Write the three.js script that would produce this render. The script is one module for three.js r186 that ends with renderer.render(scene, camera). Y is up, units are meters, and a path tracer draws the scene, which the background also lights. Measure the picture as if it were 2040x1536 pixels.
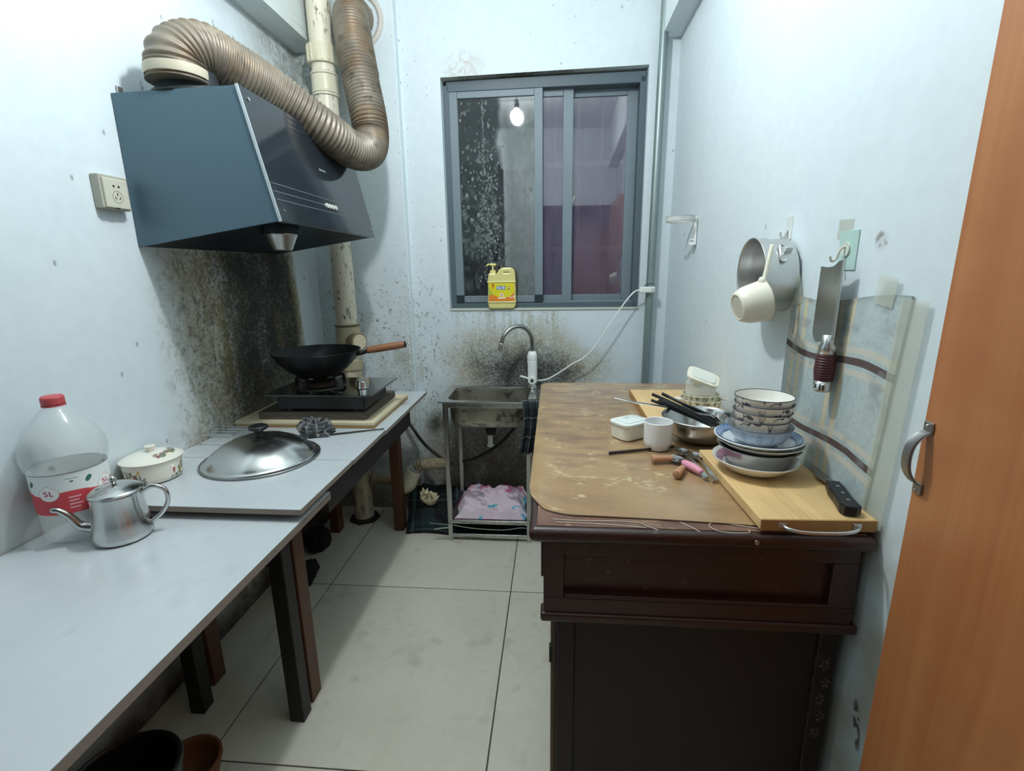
import * as THREE from 'three';
import { RoundedBoxGeometry } from 'three/addons/geometries/RoundedBoxGeometry.js';
import { mergeGeometries, mergeVertices } from 'three/addons/utils/BufferGeometryUtils.js';

// ---------------------------------------------------------------- camera, night sky, exposure
const scene = new THREE.Scene();
const camera = new THREE.PerspectiveCamera(76.54, 2040 / 1536, 0.02, 60);
camera.position.set(0, 1.345, 0);
camera.rotation.set(-0.232754, 0.087694, -0.015054, 'YXZ');
const renderer = new THREE.WebGLRenderer({ antialias: true });
renderer.toneMapping = THREE.LinearToneMapping;
renderer.toneMappingExposure = 0.65;
renderer.shadowMap.enabled = true;
scene.background = new THREE.Color().setRGB(0.012, 0.011, 0.018);   // night outside

const BULB = [-0.33, 2.49, -1.2];
const bulbLight = new THREE.PointLight(new THREE.Color().setRGB(0.965, 1.0, 1.015), 5.2, 0, 2);
bulbLight.position.set(...BULB);
bulbLight.castShadow = true;
bulbLight.shadow.radius = 2.2;
scene.add(bulbLight);

// ---------------------------------------------------------------- helpers
let seed = 7;
const rnd = () => { seed = (seed * 1664525 + 1013904223) >>> 0; return seed / 4294967296; };
const rr = (a, b) => a + (b - a) * rnd();
const clamp = (x, a = 0, b = 1) => Math.min(b, Math.max(a, x));
const ss = (a, b, x) => { const t = clamp((x - a) / (b - a)); return t * t * (3 - 2 * t); };
const lerp = (a, b, t) => a + (b - a) * t;
const TAB = new Float32Array(65536); { let s = 99; for (let i = 0; i < 65536; i++) { s = (s * 1664525 + 1013904223) >>> 0; TAB[i] = s / 4294967296; } }
const h2 = (i, j) => TAB[((i * 73 + j * 9151 + (i * j) % 977) & 65535)];
function vn(x, y) {
  const i = Math.floor(x), j = Math.floor(y); let f = x - i, g = y - j; f = f * f * (3 - 2 * f); g = g * g * (3 - 2 * g);
  const a = h2(i, j), b = h2(i + 1, j), c = h2(i, j + 1), d = h2(i + 1, j + 1);
  return a + (b - a) * f + (c - a) * g + (a - b - c + d) * f * g;
}
function fbm(x, y, o = 4) { let s = 0, a = 0.5, n = 0; for (let k = 0; k < o; k++) { s += a * vn(x, y); n += a; a *= 0.5; x = x * 2.03 + 17.3; y = y * 2.03 + 9.1; } return s / n; }
function tex(w, h, fn, { srgb = true, wrap = true } = {}) {
  const d = new Uint8Array(w * h * 4);
  for (let j = 0, k = 0; j < h; j++) for (let i = 0; i < w; i++, k += 4) {
    const c = fn((i + 0.5) / w, (j + 0.5) / h);
    d[k] = c[0]; d[k + 1] = c[1]; d[k + 2] = c[2]; d[k + 3] = c[3] ?? 255;
  }
  const t = new THREE.DataTexture(d, w, h, THREE.RGBAFormat);
  t.magFilter = THREE.LinearFilter; t.minFilter = THREE.LinearMipmapLinearFilter; t.generateMipmaps = true;
  t.wrapS = t.wrapT = wrap ? THREE.RepeatWrapping : THREE.ClampToEdgeWrapping;
  if (srgb) t.colorSpace = THREE.SRGBColorSpace;
  t.needsUpdate = true; return t;
}
function canvasTex(w, h, draw) {
  const c = document.createElement('canvas'); c.width = w; c.height = h; draw(c.getContext('2d'), w, h);
  const t = new THREE.CanvasTexture(c); t.colorSpace = THREE.SRGBColorSpace; t.wrapS = t.wrapT = THREE.RepeatWrapping; return t;
}
const mix3 = (a, b, t) => [a[0] + (b[0] - a[0]) * t, a[1] + (b[1] - a[1]) * t, a[2] + (b[2] - a[2]) * t];
const M = (color, roughness = 0.6, o = {}) => new THREE.MeshStandardMaterial({ color, roughness, metalness: 0, ...o });
const MP = (color, roughness = 0.6, o = {}) => new THREE.MeshPhysicalMaterial({ color, roughness, metalness: 0, ...o });

const used = {};
const numbered = n => { used[n] = (used[n] ?? 0) + 1; return used[n] === 1 ? n : n + '_' + String(used[n] - 1).padStart(3, '0'); };
function sh(o) { o.castShadow = true; o.receiveShadow = true; return o; }
function thing(name, label, category, [x, y, z] = [0, 0, 0], turn = 0, group) {
  const o = new THREE.Group(); o.name = numbered(name); o.position.set(x, y, z); o.rotation.y = turn;
  o.userData = { label, category }; if (group) o.userData.group = group; scene.add(o); return o;
}
function part(name, geo, mat, parent, pos, rot, label) {
  const m = sh(new THREE.Mesh(geo, mat)); m.name = name; if (pos) m.position.set(...pos); if (rot) m.rotation.set(...rot);
  if (label) m.userData.label = label; parent.add(m); return m;
}
function one(name, label, category, geo, mat, pos = [0, 0, 0], rot = [0, 0, 0], group) {
  const m = sh(new THREE.Mesh(geo, mat)); m.name = numbered(name); m.position.set(...pos); m.rotation.set(...rot);
  m.userData = { label, category }; if (group) m.userData.group = group; scene.add(m); return m;
}
function struct(name, geo, mat, label, category, pos = [0, 0, 0], rot = [0, 0, 0]) {
  const m = geo ? sh(new THREE.Mesh(geo, mat)) : new THREE.Group(); m.name = name; m.position.set(...pos); m.rotation.set(...rot);
  m.userData = { kind: 'structure', label, category }; scene.add(m); return m;
}
const V = (x, y, z) => new THREE.Vector3(x, y, z);
const box = (w, h, d, r = 0.002, s = 2) => r > 0 ? new RoundedBoxGeometry(w, h, d, s, Math.min(r, w / 2.01, h / 2.01, d / 2.01)) : new THREE.BoxGeometry(w, h, d);
const lathe = (pts, n = 48) => new THREE.LatheGeometry(pts.map(p => new THREE.Vector2(p[0], p[1])), n);
const curve = (pts, t = 0.5) => new THREE.CatmullRomCurve3(pts.map(p => V(...p)), false, 'catmullrom', t);
const tube = (pts, r, seg = 40, rad = 10, t = 0.5) => capTube(curve(pts, t), seg, () => r, rad);
// swept tube of varying radius with closed ends
function capTube(c, seg, rf, rad = 14) {
  const fr = c.computeFrenetFrames(seg, false), P = [], U = [], I = [];
  for (let i = 0; i <= seg; i++) {
    const u = i / seg, p = c.getPointAt(u), r = rf(u);
    for (let j = 0; j <= rad; j++) {
      const a = j / rad * Math.PI * 2, q = p.clone().addScaledVector(fr.normals[i], Math.cos(a) * r).addScaledVector(fr.binormals[i], Math.sin(a) * r);
      P.push(q.x, q.y, q.z); U.push(j / rad, u);
    }
  }
  const W = rad + 1;
  for (let i = 0; i < seg; i++) for (let j = 0; j < rad; j++) { const a = i * W + j, b = a + W; I.push(a, a + 1, b, b, a + 1, b + 1); }
  for (const [i, flip] of [[0, 0], [seg, 1]]) {
    const p = c.getPointAt(i / seg), k = P.length / 3; P.push(p.x, p.y, p.z); U.push(0.5, i / seg);
    for (let j = 0; j < rad; j++) flip ? I.push(k, i * W + j, i * W + j + 1) : I.push(k, i * W + j + 1, i * W + j);
  }
  const g = new THREE.BufferGeometry(); g.setAttribute('position', new THREE.Float32BufferAttribute(P, 3)); g.setAttribute('uv', new THREE.Float32BufferAttribute(U, 2)); g.setIndex(I); g.computeVertexNormals(); return g;
}
function extr(pts, depth, bevel = 0, holes = []) {
  const s = pts instanceof THREE.Shape ? pts : new THREE.Shape(pts.map(p => new THREE.Vector2(...p)));
  for (const h of holes) s.holes.push(h instanceof THREE.Path ? h : new THREE.Path(h.map(p => new THREE.Vector2(...p))));
  return new THREE.ExtrudeGeometry(s, { depth, bevelEnabled: bevel > 0, bevelSize: bevel, bevelThickness: bevel, bevelSegments: 2, curveSegments: 20 });
}
function roundRect(w, h, r) {
  const s = new THREE.Shape(), x = -w / 2, y = -h / 2;
  s.moveTo(x + r, y); s.lineTo(x + w - r, y); s.absarc(x + w - r, y + r, r, -Math.PI / 2, 0); s.lineTo(x + w, y + h - r); s.absarc(x + w - r, y + h - r, r, 0, Math.PI / 2);
  s.lineTo(x + r, y + h); s.absarc(x + r, y + h - r, r, Math.PI / 2, Math.PI); s.lineTo(x, y + r); s.absarc(x + r, y + r, r, Math.PI, Math.PI * 1.5); return s;
}
// closed slab over a grid: f(u,v) -> [x,y,z] of the upper face, pushed along n by -thick for the lower
function slab(nu, nv, f, thick, n = [0, 1, 0]) {
  const P = [], U = [], I = [], W = nu + 1, N = W * (nv + 1);
  for (const s of [0, 1]) for (let j = 0; j <= nv; j++) for (let i = 0; i <= nu; i++) { const p = f(i / nu, j / nv); P.push(p[0] - n[0] * thick * s, p[1] - n[1] * thick * s, p[2] - n[2] * thick * s); U.push(i / nu, j / nv); }
  for (let j = 0; j < nv; j++) for (let i = 0; i < nu; i++) { const a = j * W + i, b = a + W; I.push(a, a + 1, b, b, a + 1, b + 1); I.push(N + a, N + b, N + a + 1, N + b, N + b + 1, N + a + 1); }
  const e = (a, b) => I.push(a, N + a, b, b, N + a, N + b);
  for (let i = 0; i < nu; i++) { e(i + 1, i); e(nv * W + i, nv * W + i + 1); }
  for (let j = 0; j < nv; j++) { e(j * W, (j + 1) * W); e((j + 1) * W + nu, j * W + nu); }
  const g = new THREE.BufferGeometry(); g.setAttribute('position', new THREE.Float32BufferAttribute(P, 3)); g.setAttribute('uv', new THREE.Float32BufferAttribute(U, 2)); g.setIndex(I); g.computeVertexNormals(); return g;
}
// lump: sphere pushed about by noise
function lump(sx, sy, sz, amp, freq, off = 0, det = 5, flat = true) {
  const g = new THREE.SphereGeometry(1, det * 12, det * 8), p = g.attributes.position;
  for (let i = 0; i < p.count; i++) {
    const x = p.getX(i), y = p.getY(i), z = p.getZ(i);
    const k = 1 + amp * ((fbm(x * freq + off + z * 1.3, y * freq + off * 2 + z * freq, 4) - 0.5) * 2 + (Math.abs(fbm(x * freq * 1.7 + 5 - z, z * freq * 1.7 + off + y, 3) - 0.5) * 3 - 0.4));
    p.setXYZ(i, x * sx * k, flat ? Math.max(-sy * 0.5, y * sy * k) : y * sy * k, z * sz * k);
  }
  g.computeVertexNormals(); return g;
}
const moved = (g, x, y, z, rx = 0, ry = 0, rz = 0) => { g = g.clone(); g.applyMatrix4(new THREE.Matrix4().compose(V(x, y, z), new THREE.Quaternion().setFromEuler(new THREE.Euler(rx, ry, rz)), V(1, 1, 1))); return g; };
const merge = gs => mergeGeometries(gs.map(g => { g = g.index ? g.toNonIndexed() : g.clone(); for (const k of Object.keys(g.attributes)) if (!['position', 'normal', 'uv'].includes(k)) g.deleteAttribute(k); return g; }));
const circle = (r, n = 24, x = 0, y = 0) => Array.from({ length: n }, (_, i) => [x + r * Math.cos(-i / n * 2 * Math.PI), y + r * Math.sin(-i / n * 2 * Math.PI)]);
// ring of given inner/outer radius lying flat, of height h
const tor = (R, r, a = 12, b = 48) => new THREE.TorusGeometry(R, r, a, b);

// ---------------------------------------------------------------- shared materials
const steel = (rough = 0.28, c = 0.55) => M(new THREE.Color().setRGB(c, c, c * 0.98), rough, { metalness: 1 });
const smudge = tex(256, 256, (u, v) => { const n = fbm(u * 8, v * 8, 5), s = fbm(u * 60, v * 5, 2); const g = 70 + 110 * n + 40 * (s - 0.5); return [g, g, g]; }, { srgb: false });
const steelWorn = M(new THREE.Color().setRGB(0.50, 0.50, 0.48), 0.55, { metalness: 1, roughnessMap: smudge });
const chrome = steel(0.12, 0.62), aluminium = steel(0.38, 0.66), greySteel = steel(0.42, 0.34);
const blackPlastic = M(0x101214, 0.45), blackIron = M(0x0e0f10, 0.5), darkRubber = M(0x24231f, 0.7);
const creamPlastic = MP(0xeae6d4, 0.35, { clearcoat: 0.2 }), whitePlastic = MP(0xeef0ec, 0.3, { clearcoat: 0.3 });
const whiteGlaze = MP(0xeeece6, 0.12, { clearcoat: 0.6, clearcoatRoughness: 0.05 });
const pvcCream = MP(0xd9d2b8, 0.4);
const clearFilm = MP(0xe9e4d8, 0.12, { transparent: true, opacity: 0.4, clearcoat: 1 });

// ---------------------------------------------------------------- the room
const XL = -1.25, XR = 0.572, ZB = -2.6, ZF = 0.12, H = 2.75, LZ = ZF - ZB;
const PAINT = [214, 226, 230];
const paint = (a, b) => { const n = fbm(a * 2.2, b * 2.2, 4) - 0.5, f = fbm(a * 40, b * 40, 2) - 0.5; return [PAINT[0] + n * 12 + f * 6, PAINT[1] + n * 9 + f * 6, PAINT[2] + n * 7 + f * 6]; };
const speck = (a, b, cell, r, dens, k) => { const i = Math.floor(a / cell), j = Math.floor(b / cell); if (h2(i + k, j + 3 * k) > dens) return 0; const cx = (i + 0.2 + 0.6 * h2(i + 5, j + k)) * cell, cy = (j + 0.2 + 0.6 * h2(i + k, j + 11)) * cell; return ss(r, r * 0.4, Math.hypot(a - cx, (b - cy) * 0.6)); };

// left wall: sooty grease stuck to the plaster behind the stove, plus painted hood shade
const leftTex = tex(1792, 1792, (u, v) => {
  const z = ZF - u * LZ, y = v * H; let c = paint(z, y);
  const wob = (fbm(z * 5, y * 5, 4) - 0.5), fine = fbm(z * 70, y * 60, 4), drip = fbm(z * 34, y * 4, 4), mid = fbm(z * 13 + 3, y * 9, 4), grain = fbm(z * 160, y * 150, 2) - 0.5;
  // extent of the greasy patch
  const L = ss(-1.38 + wob * 0.3, -1.72, z), R = ss(-2.335 + wob * 0.05 - (1.4 - y) * 0.06, -2.29 - (1.4 - y) * 0.06, z), T = ss(1.50 + wob * 0.25, 1.40, y);
  const g = L * R * T;
  if (g > 0.002) {
    c = mix3(c, [170, 168, 154], clamp(g * (0.75 + (mid - 0.5) * 0.9 + grain)));
    const ol = ss(-1.52 + wob * 0.4, -1.80, z) * R * T;
    c = mix3(c, [124, 112, 78], clamp(ol * (0.62 + 1.3 * (drip - 0.5) + 0.8 * (mid - 0.5) + grain)));
    c = mix3(c, [92, 92, 84], clamp(g * (fine - 0.54) * 3));
    const core = ss(-1.66 - wob * 0.35, -1.93, z) * ss(-2.30 + wob * 0.06 - (1.4 - y) * 0.06, -2.235 - (1.4 - y) * 0.06, z) * T * ss(0.62, 0.95, y);
    c = mix3(c, [33, 34, 29], clamp(core * (0.86 + (mid - 0.5) * 0.9 + grain * 0.9)));  // sooty core, deepened with the shade under the hood painted in
    c = mix3(c, [92, 76, 44], clamp(core * (fbm(z * 22, y * 7, 3) - 0.60) * 2.6));
  }
  // dirt trailing down to the counter and the damp mould along the floor
  const low = ss(0.16 + wob * 0.22, 0.02, y) * ss(-0.6, -1.1, z);
  c = mix3(c, [74, 62, 54], clamp(low * (0.6 + 1.1 * (mid - 0.4))));
  const mould = ss(0.55 + wob * 0.5, 0.1, y) * ss(-1.7, -2.05, z); c = mix3(c, [52, 46, 40], clamp(mould * (0.45 + 1.6 * (mid - 0.45))));
  const ctr = ss(0.92 + wob * 0.3, 0.74, y) * ss(0.60, 0.70, y) * ss(-0.7, -1.0, z); c = mix3(c, [176, 164, 150], clamp(ctr * (0.3 + 1.2 * (mid - 0.45))));
  // greyer in the upper back corner, and little marks
  const corner = ss(-2.05, -2.45, z) * ss(1.45, 1.7, y); c = mix3(c, [150, 150, 142], clamp(corner * (0.4 + 1.0 * (mid - 0.5) + (fine - 0.5) * 1.2)));
  const sp = Math.max(speck(z, y, 0.11, 0.006, 0.16, 3), speck(z + 0.05, y, 0.23, 0.010, 0.18, 7) * (fine > 0.5 ? 1 : 0.3)); c = mix3(c, [120, 122, 116], sp * 0.55);
  const ck = ss(0.012, 0.0, Math.abs(fbm(z * 3.1, y * 3.1, 3) - 0.5)) * ss(0.52, 0.6, mid) * ss(-0.9, -1.6, z) * ss(1.05, 0.95, y); c = mix3(c, [110, 104, 92], ck * 0.45);
  return c;
}, { wrap: false });
struct('wall_left', box(0.12, H, LZ, 0), M(0xffffff, 0.72, { map: leftTex }), 'pale blue plaster wall with black grease stain and painted hood shade behind the stove', 'wall', [XL - 0.06, H / 2, (ZF + ZB) / 2]);

const rightTex = tex(1024, 1024, (u, v) => {
  const z = ZB + u * LZ, y = v * H; let c = paint(z + 9, y + 4);
  const mid = fbm(z * 9 + 30, y * 9, 4), fine = fbm(z * 60, y * 60, 3);
  const low = ss(1.0, 0.86, y) * ss(-1.4, -1.0, z); c = mix3(c, [170, 158, 138], clamp(low * (0.25 + 1.6 * (mid - 0.45))));
  const sp = Math.max(speck(z, y, 0.17, 0.006, 0.10, 13), speck(z, y, 0.31, 0.012, 0.12, 17) * (fine > 0.5 ? 0.9 : 0)); c = mix3(c, [128, 126, 122], sp * 0.6);
  const scar = ss(0.014, 0.006, Math.hypot((z + 0.80) + (y - 0.50) * 0.25, (y - 0.50) * 0.22)) * (fine > 0.47 ? 1 : 0); c = mix3(c, [96, 92, 86], scar);
  const nail = ss(0.022, 0.01, Math.hypot(z + 0.945, y - 1.385)) * (fine > 0.5 ? 1 : 0.2); c = mix3(c, [130, 124, 122], nail * 0.8);
  return c;
}, { wrap: false });
struct('wall_right', box(0.12, H, LZ, 0), M(0xffffff, 0.72, { map: rightTex }), 'pale blue plaster wall behind the brown cabinet', 'wall', [XR + 0.06, H / 2, (ZF + ZB) / 2]);

// back wall with the window opening
const WX0 = -0.555, WX1 = 0.435, WY0 = 1.142, WY1 = 2.252, BW = XR - XL;
const backTex = tex(1536, 1792, (u, v) => {
  const x = XL + u * BW, y = v * H; let c = paint(x + 21, y + 13);
  const wob = fbm(x * 5 + 8, y * 5, 4) - 0.5, mid = fbm(x * 12 + 40, y * 10, 4), fine = fbm(x * 95, y * 80, 4), drip = fbm(x * 30, y * 3.2, 4), grain = fbm(x * 170, y * 160, 2) - 0.5;
  // black mould behind the tap, brown rim round it
  const d = Math.hypot((x + 0.17) / 0.30, (y - 0.80) / 0.17) + wob * 0.9;
  c = mix3(c, [164, 154, 132], clamp(ss(1.9, 0.9, d) * (0.6 + 0.9 * (mid - 0.45) + grain)));
  c = mix3(c, [62, 64, 62], clamp(ss(1.15, 0.45, d) * (0.78 + 0.7 * (mid - 0.5) + grain)));
  // runs below the sill
  const sill = ss(0.80, 1.13, y) * ss(-0.56, -0.45, x) * ss(0.12, -0.02, x) * (y < 1.15 ? 1 : 0); c = mix3(c, [150, 148, 122], clamp(sill * (drip - 0.48) * 2.2 + sill * grain * 0.3)); c = mix3(c, [110, 108, 96], clamp(sill * (fine - 0.66) * 4));
  // grimy plaster under the sink and behind the table
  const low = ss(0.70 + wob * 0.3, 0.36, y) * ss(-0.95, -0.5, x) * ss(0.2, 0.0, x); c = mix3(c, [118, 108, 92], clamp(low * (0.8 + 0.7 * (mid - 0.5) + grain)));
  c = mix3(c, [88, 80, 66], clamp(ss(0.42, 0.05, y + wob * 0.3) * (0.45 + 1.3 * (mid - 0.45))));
  const left = ss(-0.55, -0.8, x) * ss(1.35, 0.8, y); c = mix3(c, [166, 166, 154], clamp(left * ((mid - 0.42) * 1.6 + (drip - 0.5) * 0.8 + grain))); c = mix3(c, [112, 114, 106], clamp(ss(-0.4, -0.72, x) * ss(1.6, 1.0, y) * (fine - 0.655) * 5));
  const blot = ss(0.09, 0.02, Math.hypot(x + 0.66, (y - 0.50) * 0.8) + wob * 0.08); c = mix3(c, [74, 74, 64], blot * clamp(0.3 + fine));
  const cor = ss(-0.95, -1.15, x) * ss(1.4, 1.8, y); c = mix3(c, [136, 138, 130], clamp(cor * (0.5 + 1.4 * (mid - 0.45) + (fine - 0.5))));
  const topl = ss(0.11, 0.03, Math.hypot((x + 0.44) * 0.7, y - 2.30) + wob * 0.06); c = mix3(c, [196, 190, 186], topl * clamp(0.4 + (fine - 0.5) * 2));
  const sp = Math.max(speck(x, y, 0.13, 0.005, 0.12, 23), speck(x, y, 0.05, 0.003, x < -0.7 ? 0.30 : 0.04, 29)); c = mix3(c, [130, 132, 126], sp * 0.6);
  return c;
}, { wrap: false });
backTex.repeat.set(1 / BW, 1 / H); backTex.offset.set(-XL / BW, 0);
const backMat = M(0xffffff, 0.72, { map: backTex });
struct('wall_back', extr([[XL, 0], [XR, 0], [XR, H], [XL, H]], 0.14, 0, [[[WX0, WY0], [WX0, WY1], [WX1, WY1 + 0.012], [WX1, WY0]]]), backMat, 'pale blue plaster wall with the window and mould behind the tap', 'wall', [0, 0, ZB - 0.14]);
// shallow pipe chase in the left corner of the back wall
struct('trim_1', extr([[XL, 0], [-0.757, 0], [-0.757, H], [XL, H]], 0.045, 0.004), backMat, 'shallow plaster chase behind the drain pipe in the corner', 'wall', [0, 0, ZB]);
const plainPaint = M(0xe2ecee, 0.75);
// front wall with the doorway the picture is taken from
struct('wall_front', extr([[XL, 0], [-0.24, 0], [-0.24, 2.0], [0.565, 2.0], [0.565, 0], [XR, 0], [XR, H], [XL, H]], 0.12), plainPaint, 'plaster wall with the kitchen doorway', 'wall', [0, 0, ZF]);
struct('ceiling', box(BW + 0.24, 0.12, LZ + 0.26, 0), plainPaint, 'plain white ceiling', 'ceiling', [(XL + XR) / 2, H + 0.06, (ZF + ZB) / 2]);
const beamTex = tex(256, 512, (u, v) => { const n = fbm(u * 6, v * 14, 4), f = fbm(u * 30, v * 60, 3); return mix3([212, 220, 218], [146, 148, 142], clamp(ss(0.35, 1.0, v) * (n * 1.2 - 0.2) + (f - 0.6))); });
struct('trim_2', box(0.125, H - 2.37, LZ, 0), M(0xffffff, 0.8, { map: beamTex }), 'ceiling beam along the left wall above the extractor hood', 'beam', [XL + 0.0625, (H + 2.37) / 2, (ZF + ZB) / 2]);
struct('trim_3', box(0.088, H - 2.37, LZ, 0), plainPaint, 'ceiling beam along the right wall', 'beam', [XR - 0.044, (H + 2.37) / 2, (ZF + ZB) / 2]);
// unseen tall cupboard, added to give the left pane something dark to mirror
{
  const g = thing('added_cupboard', 'added unseen dark cupboard beside the doorway that darkens the left pane reflection', 'cupboard', [-0.925, 0, -0.105]);
  const m = M(0x15191a, 0.6); part('body', box(0.645, 2.36, 0.44, 0.004), m, g, [0, 1.181, 0]); for (const x of [-0.16, 0.16]) { const d = part('door', box(0.31, 2.2, 0.014, 0.003), m, g, [x, 1.2, -0.225]); part('handle', box(0.012, 0.12, 0.014, 0.003), steel(0.4, 0.3), d, [x > 0 ? -0.12 : 0.12, 0, -0.012]); }
}
// hall behind the doorway, unlit
for (const [n, w, d, x, z, l] of [['wall_hall_left', 0.1, 1.7, -0.85, 1.09, 'left wall of the unlit hall behind the doorway'], ['wall_hall_right', 0.1, 1.7, 0.95, 1.09, 'right wall of the unlit hall behind the doorway'], ['wall_hall_end', 1.9, 0.1, 0.05, 1.99, 'end wall of the unlit hall behind the doorway']]) struct(n, box(w, H, d, 0), M(0xb4b8ba, 0.8), l, 'wall', [x, H / 2, z]);
struct('door_2', box(0.60, 1.96, 0.05, 0.004), M(0xb0683a, 0.45), 'orange wooden wardrobe door in the hall behind the doorway', 'door', [0.46, 0.99, 0.62]);
struct('ceiling_hall', box(1.9, 0.1, 1.8, 0), M(0xb4b8ba, 0.8), 'ceiling of the unlit hall', 'ceiling', [0.05, H + 0.05, 1.14]);

// floor: large pale tiles with thin dark joints
const floorBase = struct('floor', box(BW + 0.24, 0.1, LZ + 2.2, 0), M(0x57534a, 0.9), 'large pale grey ceramic floor tiles with thin joints', 'floor', [(XL + XR) / 2, -0.0525, (ZF + ZB) / 2 + 1.0]);
const tileTex = [0, 1, 2].map(k => tex(512, 512, (u, v) => { const n = fbm(u * 5 + k * 9, v * 5, 5), f = fbm(u * 40 + k, v * 40, 3), s = fbm(u * 13 + 4 * k, v * 13, 3); let c = [217 + (n - 0.5) * 14 + (f - 0.5) * 7, 214 + (n - 0.5) * 14 + (f - 0.5) * 7, 198 + (n - 0.5) * 16 + (f - 0.5) * 7]; return mix3(c, [178, 172, 156], clamp((s - 0.64) * 1.6)); }));
const tileMat = tileTex.map(t => MP(0xffffff, 0.32, { map: t, clearcoat: 0.15, clearcoatRoughness: 0.25 }));
{
  const xs = [XL, -0.98, -0.18, XR], zs = [ZB, -1.83, -1.03, -0.23, 0.57, 1.2]; let k = 0; const g = 0.0022;
  for (let i = 0; i < 3; i++) for (let j = 0; j < 5; j++) {
    const w = xs[i + 1] - xs[i] - g * 2, d = zs[j + 1] - zs[j] - g * 2;
    part('tile', box(w, 0.008, d, 0.0012, 1), tileMat[(k++ * 2 + j) % 3], floorBase, [(xs[i] + xs[i + 1]) / 2 - floorBase.position.x, 0.0525 - 0.004, (zs[j] + zs[j + 1]) / 2 - floorBase.position.z]);
  }
}

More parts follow.
